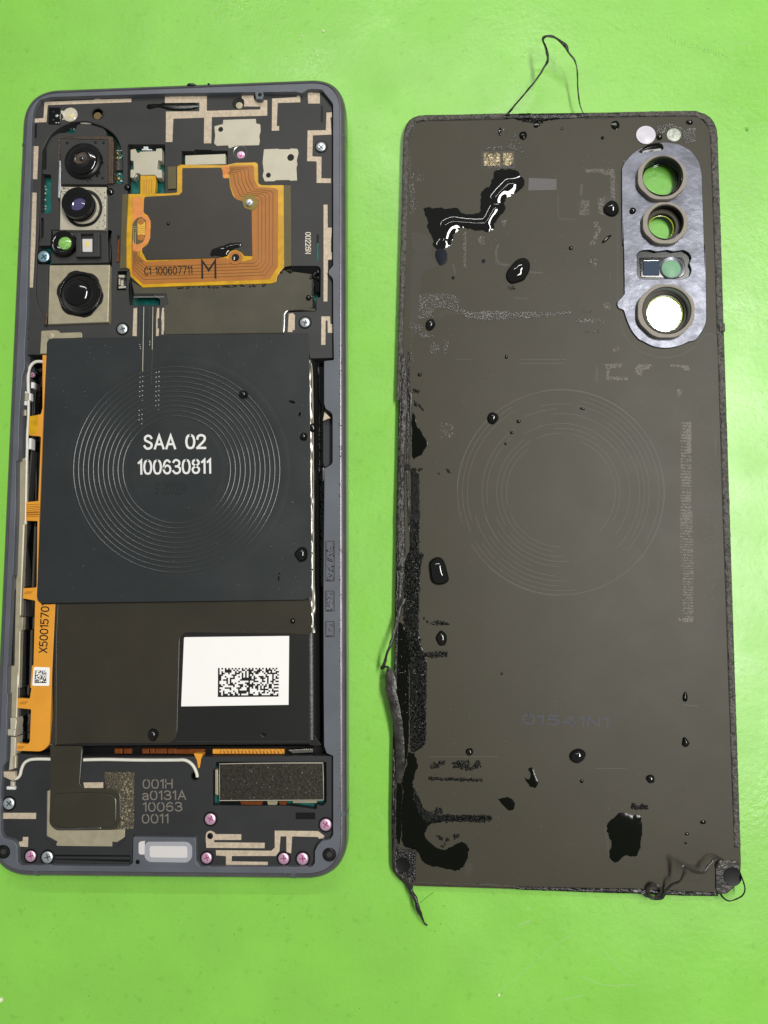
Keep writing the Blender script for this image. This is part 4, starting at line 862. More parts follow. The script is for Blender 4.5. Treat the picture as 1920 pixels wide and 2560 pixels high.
border('border_adhesive', "Z 1004,880,5 1000,1100,5 996,1300,5 993,1500,5 989,1700,4 986,1900,5 984.5,2040,5.5 985.5,2120,6 992,2160,7 1004,2190,8 1020,2206,7", 'foamd', seed=9, label='thin black wet strip on the lower left edge')
border('border_adhesive', "Z 1022,880,3 1021,1010,3 1018,1180,3 1024,1330,4", 'foamd', seed=10, th=.012)
prism('index_tab', "O 186,1180 228,1180 226,1225 184,1225", .19, .235, 'black', CV, bev=.005)
prism('index_tab', "N 1415,975 1472,980 1476,1055 1418,1055", .19, .25, 'foam', CV, bev=.01)
for sp in ("Z 1019,440 1014,600 1010,760 1006,870", "Z 1021,350 1028,325 1040,309 1056,302.5 1130,301 1266,298", "Z 1460,296 1560,293.5 1680,291.5 1738,292 1756,299 1770,316 1776.5,350 1779,420 1784,560 1789,700 1793,830 1796,900 1802,1100 1808,1300 1815,1500 1821.5,1700 1827,1850 1832,2000 1836,2100"):
    line('seam', sp, HV+.0015, 1.1, 'black', CV, flat=.3, curve=True)
# corner pads
def sock(spec, t, x, y, r, m):
    p = prism('corner_pad', spec, .18, .225, m, CV, bev=.014)
    lathe('pad_hole', *at(t, x, y), .226, [(r*TL[t][2]*PXCM*1.05, 0), (r*TL[t][2]*PXCM, .006), (r*TL[t][2]*PXCM*.8, .002), (0, .0015)], 'black', p, n=28)
sock("V 190,450,20 345,452,20 360,480,10 355,740,10 290,745,20 180,640,40", 'V', 238, 588, 60, 'foamd')
sock("W 1262,520,20 1320,488,14 1500,485,14 1532,560,20 1532,650,60 1470,780,50 1380,855,30 1290,850,14 1262,790,10", 'W', 1446, 662, 88, 'strip')
# camera window plate
bz = ("L 450,640 480,570,30 565,478,40 655,428,40 790,385 880,374,30 1010,390,40 1130,450,50 1220,560,60 1246,700 1262,1200 1270,1659 N 1272,200 1288,700 1290,960,40 1262,1040,40 1185,1150,30 1110,1165 1040,1200,30 900,1232,60 760,1212,40 655,1158 620,1142,30 545,1055,50 492,930,30 470,850,12 418,832,14 405,795 407,765,14 455,718,14 478,690 474,400 468,0 L 462,1400 452,1000")
rect_hole = "N 605,335,20 600,300,20 645,260,20 730,255 790,272,20 900,256 960,272,20 1060,256 1120,290,30 1140,340,30 1115,390,20 1142,450,40 1120,520,30 1045,545,30 900,538 780,545 635,542,20 605,500,20"
ringh = [circ(*at('L', 855, 712), 201*.25316, 44), circ(*at('L', 880, 1165), 172*.25316, 40), circ(*at('N', 895, 853), 236*.25316, 48)]
HB2 = .235
plate = prism('camera_plate', bz, .17, HB2, 'bezel', CV, bev=.012, holes=ringh+[rect_hole], label='milled metallic plate around the camera openings')
def octo(t, x, y, rx, ry, n=64, p=3.2):
    X0, Y0 = at(t, x, y); k = TL[t][2]; out = []
    for i in range(n):
        a = 2*math.pi*i/n; c, s = math.cos(a), math.sin(a)
        # circle cut by flats on eight sides
        m_ = max(abs(math.cos(a-j*math.pi/4)) for j in range(4)); q = min(1.0, .972/m_)
        out.append((X0+c*rx*k*q*1.015, Y0+s*ry*k*q*1.015))
    return out
HRg = .39
rings = [(octo('L', 852, 722, 245, 222), circ(*at('L', 858, 712), 200*.25316, 48), ('L', 855, 712, 200), win[0], 'wall', .345),
         (octo('L', 883, 1173, 226, 208), circ(*at('L', 886, 1166), 178*.25316, 44, ry=176*.25316), ('L', 883, 1166, 176), win[1], 'wall', .345),
         (octo('N', 892, 857, 285, 268), circ(*at('N', 898, 852), 242*.25316, 52, ry=234*.25316), ('N', 895, 852, 238), win[2], 'wall_lit', .345)]
for out, inn, (t, x, y, r), (t2_, gx, gy, gr), wm, hh in rings:
    rg = prism('ring_gasket', out, .2, hh, 'ringfoam', plate, bev=.014, holes=[inn])
    # inner funnel
    V = []; Fc = []; n_ = 56; k = TL[t][2]; X0, Y0 = at(t, x, y); X1, Y1 = at(t2_, gx, gy)
    Cw = P(X0, Y0, hh); rw = (P(X0+r*k, Y0, hh)[0]-P(X0-r*k, Y0, hh)[0])/2*.985; Gw = P(X1, Y1, .13); gw = (P(X1+gr*k, Y1, .13)[0]-P(X1-gr*k, Y1, .13)[0])/2
    for (q_, rr, z) in [(Cw, rw, hh-.006), (Cw, rw*.985, .2), (Cw, rw*.96, .16), (((Cw[0]+Gw[0])/2, (Cw[1]+Gw[1])/2), (rw*.5+gw*.5), .145), (Gw, gw*1.04, .135), (Gw, gw, .12), (Gw, gw*.98, .05)]:
        for i in range(n_): a = 2*math.pi*i/n_; V.append((q_[0]+math.cos(a)*rr, q_[1]+math.sin(a)*rr, z))
    lv = range(7)
    for j in range(len(lv)-1):
        for i in range(n_): l = (i+1) % n_; Fc.append((j*n_+i, j*n_+l, (j+1)*n_+l, (j+1)*n_+i))
    mk('ring_wall', V, Fc, wm, plate, smooth=True, ang=60)
    V = []; Fc = []
    for i in range(n_): a = 2*math.pi*i/n_; V.append(P(X1+math.cos(a)*gr*k*1.0, Y1+math.sin(a)*gr*k*1.0, .125))
    Fc.append(tuple(range(n_)))
    for i in range(n_): a = 2*math.pi*i/n_; V.append(P(X1+math.cos(a)*gr*k*1.0, Y1+math.sin(a)*gr*k*1.0, .128))
    mk('lens_window', V[:n_], Fc, 'glass', plate)
    sweep('window_rim', [P(X1+math.cos(2*math.pi*i/44)*gr*k*.97, Y1+math.sin(2*math.pi*i/44)*gr*k*.97, .13)+(1.7*PXCM,) for i in range(44)], 'rimglass' if wm == 'wall_lit' or gr < 150 else 'wall', plate, flat=.4, closed=True)
# sensor window
rc = prism('sensor_recess', "N 590,245 1150,245 1150,555 590,555", .1, .175, 'wall', plate, bev=0, holes=[])
sf = prism('sensor_floor', "N 625,330,20 1070,325,60 1085,500,40 1010,535,20 640,530,20", .16, .19, 'gloss', plate, bev=.012)
bgl = prism('filter_square', "N 662,352,14 820,350,14 824,508,14 664,506,14", .17, .205, 'blueglass', plate, bev=.012, label='square dark blue filter')
line('filter_edge', "N 668,362 815,360", .207, .9, 'zinc', bgl); line('filter_edge', "N 652,370 652,470", .2, .8, 'bezel', bgl)
rr_ = lathe('round_filter_rim', *at('N', 940, 440), .185, [(.25, -.01), (.245, .024), (.225, .02), (.2, .01)], 'bezel', plate, n=44)
lathe('round_filter', *at('N', 938, 446), .19, [(.212, .0), (.2, .008), (0, .009)], mat('pale_green_filter', rgb(140, 190, 152, .8), .4, spec=.3, var=.06, vscale=10), plate, n=36, label='round pale green filter')
# discs of the flash
d1 = lathe('flash_diffuser', *at('L', 688, 310), .2, [(.212, 0), (.21, .02), (.2, .024), (.182, .02), (.17, .024), (0, .026)], 'disc', CV, n=44)
d2 = lathe('sensor_window', *at('L', 965, 308), .2, [(.152, 0), (.15, .012), (.14, .015), (0, .016)], 'disc2', CV, n=36)
# foil pads and faint rectangles
def crinkle(name, spec, h, m, amp=.02, parent=CV, label=None):
    q = pl(spec); x0, y0 = q[0][:2]; x1, y1 = q[2][:2]; nx, ny = max(4, int(abs(x1-x0)/2.5)), max(4, int(abs(y1-y0)/2.5)); V = []; Fc = []
    for j in range(ny+1):
        for i in range(nx+1):
            u, v = i/nx, j/ny; e = 0 if i in (0, nx) or j in (0, ny) else 1
            V.append(P(x0+(x1-x0)*u, y0+(y1-y0)*v, h+e*(.012+amp*abs(noise.noise(Vector((i*.55, j*.55, x0)))))))
    for j in range(ny):
        for i in range(nx): a = j*(nx+1)+i; Fc.append((a, a+1, a+nx+2, a+nx+1))
    return mk(name, V, Fc, m, parent, smooth=True, ang=60, label=label)
crinkle('foam_pad', "K 782,1108 940,1108 940,1236 782,1236", HV, 'pad', .04)
crinkle('foam_pad', "K 948,1105 1048,1108 1050,1228 950,1228", HV, 'pad', .04)
prism('pad_rim', "K 770,1100 1060,1098 1062,1245 772,1250", .19, .203, 'chip', CV, bev=0)
pn = prism('grey_patch', "K 1182,1330 1422,1340 1422,1432 1178,1438", .19, .2013, mat('grey_scuff', rgb(104, 102, 100, .75), .45, bump=.006, bscale=50), CV, bev=0)
text('cover_print', '01541N1', at('T', 1322, 392), at('U', 415, 405), 22, HV+.001, 'arc2', CV)
# strands of torn adhesive
def strand(spec, m='strip', flat=.6, seed=0, label=None, rough=.35, seg=5): return sweep('adhesive_strand', path(spec, 0, 3, seg), m, CV, flat, 8, rough=rough, label=label, seed=seed)
strand("K 985,792,4,.22 1010,765,2.6,.23 1080,680,2.2,.35 1200,540,2.2,.5 1300,400,2.5,.6 1345,310,3,.62 1340,250,3.6,.6 1325,190,3.2,.58 1305,140,2.8,.56 1330,108,3.6,.56 1395,112,2.8,.58 1450,145,3.2,.58 1500,190,4,.56 1530,250,2.4,.52 1580,320,2,.46 1600,400,1.6,.42 1605,560,1.6,.34 1622,690,1.4,.28 1658,785,1.4,.22", 'foamd', .7, 3, 'long thin loop of adhesive thread rising from the top edge')
strand("R 250,780,7,.23 215,880,5.5,.25 190,980,4.5,.3 150,1140,3.6,.4 95,1290,3.2,.42 65,1390,4,.3 45,1405,5,.25 75,1395,4,.28", 'strip', .5, 5, 'narrow twisted strand sticking out past the left edge')
strand("R 75,1395,2,.28 105,1400,3.5,.3 118,1440,8,.33 128,1500,12,.36 140,1600,12.5,.38 T 125,60,12,.4 160,200,11.5,.38 190,340,11,.36 205,450,10.5,.33 215,600,11,.3 218,740,11,.27 212,830,9,.24 205,930,5,.22", 'strip', .1, 6, 'wide satin grey strip peeled over the left edge', .07)
strand("T 180,930,2.6,.22 175,1100,2.2,.23 172,1300,2.4,.23 165,1480,2.4,.23 160,1620,3,.22 V 170,560,3,.22 180,640,4,.23 230,690,6,.25 285,735,6,.25", 'strip', .7, 7, None, .5)
strand("V 290,690,5,.24 300,760,6,.22 312,820,6,.2 345,880,5,.24 370,940,5,.27 395,1010,4.5,.25 420,1070,3,.2 440,1115,2.2,.12 462,1130,1.8,.05", 'strip', .5, 8, 'short grey tail hanging below the bottom left corner')
strand("W 690,860,2.6,.22 730,800,3,.3 790,745,3.2,.42 870,712,2.6,.5 905,660,3.4,.58 922,600,4,.62 908,545,4.6,.64 955,570,3.4,.62 1030,605,3.2,.56 1100,620,2.8,.5 1145,608,2.4,.45 1180,545,3.4,.42 1205,520,2.4,.42 1240,470,1.8,.4 1290,455,1.6,.35 1350,480,1.6,.28", 'strip', .6, 9, 'curly loose thread of adhesive near the bottom right corner')
strand("W 1535,640,1.8,.23 1560,700,1.6,.3 1582,790,1.6,.3 1560,860,1.6,.25 1490,905,1.6,.22 1410,925,1.8,.2 1350,895,2,.2 1320,850,2.6,.22", 'foamd', .7, 10, 'thin wire-like loop round the bottom right corner')
strand("W 320,820,2,.22 380,830,3,.23 460,850,3,.23 540,885,3.4,.2 600,902,4,.18 670,885,4,.2 700,850,3,.22", 'strip', .6, 11, None, .5)
strand("W 530,850,4,.23 520,800,3.4,.26 560,752,3.4,.28 610,755,3.2,.28 655,790,3.6,.27 655,840,3.6,.24 600,880,3,.22", 'strip', .7, 12, 'small ring of rolled-up adhesive on the bottom edge', .5)
strand("V 195,430,2,.23 225,460,2.4,.24 290,462,2,.24 350,455,2.4,.24 358,490,2,.23", 'strip', .7, 13, None, .5)
strand("W 1265,560,2,.23 1300,500,2.6,.24 1340,492,2,.24", 'strip', .7, 14, None, .5)
strand("O 185,480,2,.23 220,540,3.5,.25 232,600,3,.25 228,700,2,.23 232,830,1.2,.22 228,1100,1.2,.22 215,1170,1,.22", 'strip', .6, 15, None, .3)
# faint pressed rings of the coil and other pressed outlines
IX, IY = 1402, 1231
for i in range(11):
    r = 258-i*12.2
    for a0, a1, q in ((-70, 30, .0), (95, 150, 0), (155, 240, 0), (250, 285, 0), (-60, -20, .2)):
        if R() < .25 and i: continue
        a0 += random.uniform(-18, 18); a1 += random.uniform(-18, 18)
        if i in (3, 4, 5, 6) and a0 > 150 and a0 < 240 and R() < .5: continue
        pts = [P(IX+math.cos(math.radians(a))*r, IY+math.sin(math.radians(a))*r, HV+.0005)+(random.uniform(.3, .75)*PXCM,) for a in np.linspace(a0, a1, 26)]
        sweep('pressed_ring', pts, 'arc', CV, flat=.12, n=6)
pts = [P(1402+math.cos(math.radians(a))*259, 1231+math.sin(math.radians(a))*256, HV+.0005)+(.55*PXCM,) for a in np.linspace(-178, 150, 90)]
sweep('pressed_ring', pts, 'arc', CV, flat=.12, n=6)
for s, r in (("N 440,960 455,1040 520,1160 640,1260 780,1305 900,1318 1040,1290 1170,1210 1260,1110 1320,1085 1370,1110 1385,1200", .6), ("L 370,640 380,900 378,960", 2.2), ("L 90,665 200,650 290,690 370,660", 3), ("M 1495,300 1500,500 1520,528 1655,535", .7), ("L 400,780 412,1000 412,1659 N 412,900", .4), ("O 620,270 760,272", .5), ("O 1180,272 1580,270", .7), ("O 1180,308 1550,306", .8), ("N 335,470 337,560", .5), ("M 655,640 665,740 655,960", 1.6), ("M 960,760 935,830 960,930 1060,945", 1.8), ("M 1240,1010 1355,1018", 2), ("M 550,940 570,1030", 1.5), ("M 1100,1245 1225,1248", .9),
             ("U 1060,215 1190,225", .8), ("U 300,765 575,765", .4), ("T 480,692 1100,692", .5), ("L 55,790 50,900", 3), ("Q 380,260 380,400", .8), ("Q 395,260 392,400", .5), ("Q 1412,880 1412,1040", .7), ("S 1480,100 1500,900", .5)):
    line('pressed_line', s, HV+.0005, r, 'arc', CV, flat=.12, curve=True)
for sp in ("M 165,640,30 230,650,30 355,690,60 365,800,60 330,840,40 250,860,40 180,800,40", "M 180,850,40 340,850,60 420,960,60 270,1000,60 250,1180,60 240,1400,60 200,1600,40 160,1600,40 165,1200", "M 380,1400,60 470,1340,80 640,1400,60 500,1385,60 430,1440,40", "M 940,770,20 970,770,20 950,900,40 1060,945,20 1040,965 920,940,30", "L 215,960,40 280,910,50 380,920,40 400,1100,60 290,1110,50 220,1050,50", "L 30,960,40 100,930,40 150,1020,50 110,1100,40 30,1100,40", "V 810,560,40 860,560,40 880,640,40 850,690,30 800,680,30", "W 40,120,20 70,100 100,300,60 90,480,40 70,300,60"):
    prism('dried_film', sp, HV-.01, HV+.0009, 'haze', CV, bev=0)
# pale residue flecks
def inside(p, x, y):
    c = False; n_ = len(p); j = n_-1
    for i in range(n_):
        if (p[i][1] > y) != (p[j][1] > y) and x < (p[j][0]-p[i][0])*(y-p[i][1])/(p[j][1]-p[i][1])+p[i][0]: c = not c
        j = i
    return c
def scatter(name, specs, m, h, rmin, rmax, z, parent=None, dome=True, label=None, cat=None):
    """specs: [(photo outline, count)]; many small lens-shaped beads joined in one object"""
    V = []; Fc = []
    for spec, cnt in specs:
        p = fillet(pl(spec)) if isinstance(spec, str) else spec
        xs = [q[0] for q in p]; ys = [q[1] for q in p]; k = 0; tries = 0
        while k < cnt and tries < cnt*12:
            tries += 1; x = random.uniform(min(xs), max(xs)); y = random.uniform(min(ys), max(ys))
            if not inside(p, x, y): continue
            k += 1; c = P(x, y, h); r = rmin+(rmax-rmin)*R()**2; b = len(V); n_ = 7; ph = R()*6; el = random.uniform(.7, 1.3)
            for t, zz in ((1, 0), (.8, .55), (.4, .92)) if dome else ((1, 0),):
                for i in range(n_):
                    a = ph+2*math.pi*i/n_; jr = 1 if dome else random.uniform(.5, 1.3); V.append((c[0]+math.cos(a)*r*t*el*jr, c[1]+math.sin(a)*r*t/el*jr, h+z*r*zz))
            V.append((c[0], c[1], h+z*r)); L = 3 if dome else 1
            for s in range(L-1):
                for i in range(n_): j = (i+1) % n_; Fc.append((b+s*n_+i, b+s*n_+j, b+(s+1)*n_+j, b+(s+1)*n_+i))
            for i in range(n_): Fc.append((b+(L-1)*n_+i, b+(L-1)*n_+(i+1) % n_, b+L*n_))
    o = mk(name, V, Fc, m, parent, smooth=dome, ang=70)
    return tag(o, label, cat, None, 'stuff')
def row(t, x0, y0, x1, y1, w_): return f"{t} {x0},{y0-w_} {x1},{y1-w_} {x1},{y1+w_} {x0},{y0+w_}"
res = []
for y in range(745, 1655, 26):
    res.append((f"Q 1112,{y} {1200},{y} 1204,{y+random.choice((10, 16, 22))} 1114,{y+random.choice((8, 14))}", random.randint(20, 60)))
for y in range(0, 990, 24):
    res.append((f"S {1082 if y < 500 else 1108},{y} 1200,{y} 1200,{y+random.choice((8, 14, 18))} {1082 if y < 500 else 1110},{y+8}", random.randint(14, 40)))
res += [("Q 1165,745 1200,745 1203,1000 1170,1010", 260), ("Q 460,240 605,240 605,270 495,280 490,350 655,355 655,378 475,378", 240), ("Q 740,245 865,245 840,280 780,295 770,340 735,330 720,290", 200), ("Q 1020,245 1180,255 1190,300 1150,295 1120,270 1020,260", 120),
        ("Q 1075,470 1110,455 1130,500 1095,520", 40), ("S 1062,960 1205,945 1205,985 1070,985", 60), ("L 40,950 130,950 135,1100 30,1100", 110), ("L 215,930 290,915 270,1000 290,1105 220,1070", 110), ("L 160,1150 205,1155 250,1230 180,1400 130,1400 200,1250", 120), ("L 100,645 370,640 380,690 290,700 260,670 100,690", 120),
        ("L 340,690 385,690 385,930 345,930", 120), ("N 0,940 270,940 270,975 0,970", 60), ("N 270,770 340,770 335,850 280,830", 40), ("M 985,540 1040,540 1020,600 985,590", 30), ("M 770,690 835,690 835,770 780,760", 50), ("M 640,640 670,640 665,980 645,980", 60), ("O 480,820 600,830 600,940 480,950", 40), ("N 370,1200 430,1200 430,1270 370,1270", 26), ("N 130,340 215,340 190,450 150,420", 30)]
scatter('residue_marks', res, 'residue', HV+.0006, .006, .016, .25, CV, dome=False)
scatter('dust_flecks', [("Z 1030,310 1780,300 1840,2200 1000,2190", 900), ("S 1280,0 1440,0 1420,950 1290,950", 260), ("Q 1240,300 1440,300 1450,1659 1260,1659", 260), ("L 60,550 400,550 400,640 60,640", 40), ("M 640,640 1600,640 1600,1320 640,1320", 200)], 'residue', HV+.0006, .003, .009, .4, CV, dome=False)

# ================================================================== WATER
def dist_poly(x, y, A, B):
    ab = B-A; ap = np.stack([x-A[:, 0], y-A[:, 1]], 1); t = np.clip((ap*ab).sum(1)/np.maximum((ab*ab).sum(1), 1e-12), 0, 1)
    q = A+ab*t[:, None]; d = np.hypot(q[:, 0]-x, q[:, 1]-y); i = d.argmin(); return d[i], q[i]
def pool(name, spec, h, H, w_, m, label, cat, group=None, res=.022, it=2, rough=0., par=None, kind=None, ragged=0., lean=None):
    p = [q[:2] for q in pl(spec)]; p = chaikin(p, it); p = [P(x, y, h)[:2] for x, y in p]
    if ragged: p2_ = []
    p0_ = list(p)
    if ragged:
        for i, a in enumerate(p):
            b = p[(i+1) % len(p)]; n_ = max(1, int(math.hypot(b[0]-a[0], b[1]-a[1])/.02)); p2_ += [(a[0]+(b[0]-a[0])*k/n_, a[1]+(b[1]-a[1])*k/n_) for k in range(n_)]
        p = [(x+ragged*(noise.noise(Vector((x*9, y*9, 0)))+.7*noise.noise(Vector((x*26, y*26, 3)))), y+ragged*(noise.noise(Vector((x*9, y*9, 7)))+.7*noise.noise(Vector((x*26, y*26, 5))))) for x, y in p2_]
    p = ccw(p); sm_ = ccw(p0_) if lean else p; A = np.array(sm_); B = np.roll(A, -1, 0); A2 = np.array(p); B2 = np.roll(A2, -1, 0); x0, y0 = A.min(0)-res; x1, y1 = A.max(0)+res
    nx, ny = int((x1-x0)/res)+2, int((y1-y0)/res)+2
    rim = set(); V = []; idx = {}; Fc = []
    def vert(i, j):
        if (i, j) in idx: return idx[i, j]
        x, y = x0+i*res, y0+j*res; d2, q2 = dist_poly(x, y, A2, B2); inn = inside(p, x, y); d, q = dist_poly(x, y, A, B) if lean else (d2, q2)
        if not inn or d2 < res*.35: x, y = q2; z = 0; rim.add(len(V))
        elif lean and d > 1e-6:
            ox, oy = (q[0]-x)/d, (q[1]-y)/d; f = max(0, ox*lean[0]+oy*lean[1])
            z = .001+H*(f**.8)*(1-(1-min(1, d/w_))**2)
        else: z = H*(1-math.exp(-(d/w_)*1.6))**.75
        idx[i, j] = len(V); V.append((x, y, h+z)); return idx[i, j]
    for j in range(ny):
        for i in range(nx):
            if inside(p, x0+(i+.5)*res, y0+(j+.5)*res): Fc.append((vert(i, j), vert(i+1, j), vert(i+1, j+1), vert(i, j+1)))
    if lean:
        nb = [set() for _ in V]
        for f in Fc:
            for k in range(4): nb[f[k]].add(f[(k+1) % 4]); nb[f[(k+1) % 4]].add(f[k])
        z = [v[2] for v in V]
        for _ in range(10): z = [z[i] if i in rim else .35*z[i]+.65*sum(z[j] for j in nb[i])/len(nb[i]) for i in range(len(V))]
        V = [(v[0], v[1], z[i]) for i, v in enumerate(V)]
    o = mk(name, V, Fc, m, par, smooth=True, ang=89)
    tag(o, label, cat, group, kind); return o
PG = 'pools of water on the back cover'
pool('water_pool', "M 275,448 300,418 370,428 440,432 470,440 530,436 590,428 625,470 660,490 720,486 790,488 795,400 800,300 840,250 895,220 912,130 925,90 1000,80 1080,78 1150,115 1190,165 1200,205 1160,275 1100,310 1010,350 1028,430 1005,480 930,555 925,625 880,652 760,632 610,605 545,690 535,770 470,800 375,805 368,700 325,650 320,540 300,490", HV+.001, .055, .26, 'water', 'jagged black water pool with white curved glints across the upper left of the back cover', 'water pool', res=.017, ragged=.03, lean=(.6, -.8))
pool('water_pool', "M 395,800 480,800 505,860 495,930 440,960 405,925 385,860", HV+.001, .012, .12, 'blue_wet', 'small dark blue wet patch touching the lower end of the jagged pool', 'wet patch')
pool('water_pool', "U 405,1270 420,1220 475,1185 505,1150 545,1145 600,1158 630,1185 660,1165 700,1170 710,1215 718,1250 703,1380 692,1480 655,1533 600,1520 545,1518 510,1570 455,1580 425,1540 430,1480 458,1420 415,1350", HV+.001, .006, .1, 'wet', 'large flat black blot of liquid near the bottom right of the back cover', 'water pool', ragged=.03)
pool('water_pool', "T 1325,885 1350,880 1395,892 1385,830 1375,800 1400,785 1430,800 1425,840 1452,880 1460,970 1410,985 1385,965", HV+.001, .006, .08, 'wet', 'small black blot shaped like a mitten in the lower middle of the back cover', 'wet patch', ragged=.03)
pool('water_pool', "T 1090,1050 1120,1075 1150,1055 1230,1058 1258,1100 1242,1165 1195,1178 1160,1150 1125,1110", HV+.001, .006, .08, 'wet', 'black wedge-shaped blot left of the big flat blot', 'wet patch', ragged=.02)
pool('water_pool', "T 285,640 345,660 350,690 385,770 345,860 330,1000 385,1080 440,1190 470,1340 430,1385 480,1470 560,1520 630,1545 690,1485 750,1460 810,1470 840,1520 V 835,520 790,600 730,645 640,622 420,585 385,460 230,430 230,250 T 235,1100 240,860 275,790", HV+.001, .007, .08, 'wet', 'long flat black stain filling the lower left corner of the back cover', 'wet patch', ragged=.03)
pool('water_pool', "O 238,690 270,770 285,850 330,900 345,940 388,1000 355,1050 330,1100 270,1125 238,1145", HV+.001, .006, .05, 'wet', 'black wet wedge against the left edge strip halfway up', 'wet patch', ragged=.02)
pool('water_pool', "L 605,470 640,450 700,405 780,385 845,385 868,425 860,455 790,468 700,470 650,488", HB2+.001, .012, .1, 'wet', 'black puddle on the top of the camera plate', 'water pool')
pool('water_pool', "R 185,1010 215,985 250,1010 260,1070 280,1100 375,1105 400,1180 410,1230 455,1290 460,1350 400,1400 300,1385 290,1200 200,1190 175,1120", HV+.001, .01, .08, 'wet', 'black wet patch under the lifted strand at the left edge', 'wet patch', ragged=.03)
pool('water_pool', "D 310,305 330,250 400,210 460,205 520,180 600,170 632,185 610,215 560,232 515,248 485,290 440,315 380,300", .674, .03, .05, 'water', 'black water streak along the bottom of the graphite square on the phone', 'water pool', ragged=.02)
pool('water_pool', "A 1280,350 1310,310 1400,320 1470,300 1659,305 B 180,290 210,300 215,355 0,370 A 1480,372 1400,345 1320,375", .6215, .003, .05, 'wet', 'dark damp streak between the antenna traces at the top of the phone', 'wet patch')
pool('wet_band', "R 300,0 385,0 383,360 400,500 382,800 376,1080 398,1150 408,1240 450,1300 446,1659 T 446,500 436,570 385,640 310,650 306,0 R 300,1400 262,1200 252,1000 258,450 308,350", HV+.0006, .002, .05, 'wet', 'long black wet band running down beside the left edge of the back cover', 'wet patch', ragged=.03)
pool('wet_band', "O 238,1215 298,1262 303,1590 238,1590", HV+.0006, .002, .05, 'wet', 'short narrow black wet band just below the black wedge at the left edge', 'wet patch', ragged=.03)
pool('wet_band', "R 175,1090 290,1120 300,1659 T 296,640 250,800 236,900 232,1480 170,1470 160,700 R 195,1659", HV+.0004, .002, .05, 'wet', 'black wet margin under the peeled grey strip at the lower left edge', 'wet patch', ragged=.02)
pool('wet_band', "T 330,1000 400,1080 450,1200 600,1218 1040,1228 1040,1255 900,1275 560,1280 470,1300 430,1380 300,1380", HV+.0006, .002, .05, 'wet', 'black wet tongue under the lowest long row of black beads', 'wet patch', ragged=.03)
pool('wet_band', "K 1010,772 1300,775 1655,775 1655,815 1400,822 1310,850 1150,845 1050,825", HV+.0008, .004, .05, 'wet', 'black wet margin along the middle of the top edge of the back cover', 'wet patch', ragged=.02)
# single drops
DG = 'single water drops'
def drop(spec_pts, h, H, label, m='water', n=26, wobble=.0):
    """spec_pts: photo outline of one drop (star shaped)"""
    p = chaikin([q[:2] for q in pl(spec_pts)], 3) if isinstance(spec_pts, str) else spec_pts
    q = ccw([P(x, y, h)[:2] for x, y in p]); cx_ = sum(a for a, _ in q)/len(q); cy_ = sum(b for _, b in q)/len(q); n_ = len(q); V = []; Fc = []
    ts = [1, .985, .95, .88, .78, .64, .46, .25]
    for t in ts:
        z = H*(1-t**2.6)**.62
        for x, y in q: V.append((cx_+(x-cx_)*t, cy_+(y-cy_)*t, h+z))
    V.append((cx_, cy_, h+H))
    for s in range(len(ts)-1):
        for i in range(n_): j = (i+1) % n_; Fc.append((s*n_+i, s*n_+j, (s+1)*n_+j, (s+1)*n_+i))
    for i in range(n_): Fc.append(((len(ts)-1)*n_+i, (len(ts)-1)*n_+(i+1) % n_, len(ts)*n_))
    return tag(mk('water_drop', V, Fc, m, None, smooth=True, ang=89), label, 'water drop', DG)
def cdrop(t, x, y, r, h, H, label, m='water', ry=None, rot=0):
    X0, Y0 = at(t, x, y); k = TL[t][2]; rx = r*k; ry = (ry or r)*k; p = []; sd = R()*50
    for i in range(30):
        a = 2*math.pi*i/30; q = 1+.09*noise.noise(Vector((math.cos(a)+sd, math.sin(a), 0)))*2
        u, v = math.cos(a)*rx*q, math.sin(a)*ry*q; p.append((X0+u*math.cos(rot)-v*math.sin(rot), Y0+u*math.sin(rot)+v*math.cos(rot)))
    return drop(p, h, H, label, m)
hv = HV+.001
drop("M 1022,1050 1040,990 1085,940 1120,900 1175,880 1220,890 1248,935 1242,1000 1215,1045 1195,1085 1130,1108 1075,1122 1040,1095", hv, .14, 'largest black water drop, egg shaped, in the upper middle of the back cover')
drop("R 474,490 480,440 545,400 595,412 625,460 645,540 664,612 632,645 580,660 530,655 492,625 482,550", hv, .15, 'long bell-shaped water drop right of the left edge strip')
cdrop('R', 593, 1140, 52, hv, .09, 'upright pear-shaped water drop between two rows of black beads', ry=66)
cdrop('T', 843, 648, 35, hv, .07, 'round water drop above the rows of black beads at the lower left of the cover')
cdrop('U', 150, 655, 70, hv, .12, 'big round water drop below the faint blue print on the cover', ry=64)
cdrop('U', 782, 855, 38, hv, .07, 'round water drop between the faint blue print and the small row of black beads')
drop("U 1062,495 1085,492 1112,530 1122,548 1095,583 1065,575 1052,555 1058,520", hv, .08, 'pointed water drop near the right edge of the cover, lower of two')
cdrop('U', 1080, 145, 22, hv, .02, 'flat dark comma-shaped drop near the right edge of the cover, upper of two', 'wet', ry=44)
cdrop('L', 348, 1035, 76, hv, .12, 'round water drop just left of the camera plate')
cdrop('L', 560, 1057, 33, HB2, .07, 'small water drop standing on the camera plate')
cdrop('L', 822, 326, 30, hv, .06, 'small water drop between the two pale flash discs')
cdrop('L', 1120, 182, 33, hv, .05, 'small water drop near the top right corner of the cover', ry=24)
cdrop('L', 385, 210, 44, hv, .006, 'flat dark spot of liquid left of the white flash disc', 'wet')
cdrop('L', 262, 335, 16, hv, .04, 'tiny drop below a dotted trail left of the white flash disc')
cdrop('L', 300, 1335, 16, hv, .04, 'narrow slanting drop left of the camera plate', ry=62, rot=.85)
cdrop('K', 1132, 965, 34, hv, .03, 'dark squarish drop above the brown foam pads', 'wet', ry=38)
cdrop('K', 1250, 872, 30, hv, .006, 'dark smear touching the wet top edge of the cover', 'wet', ry=28)
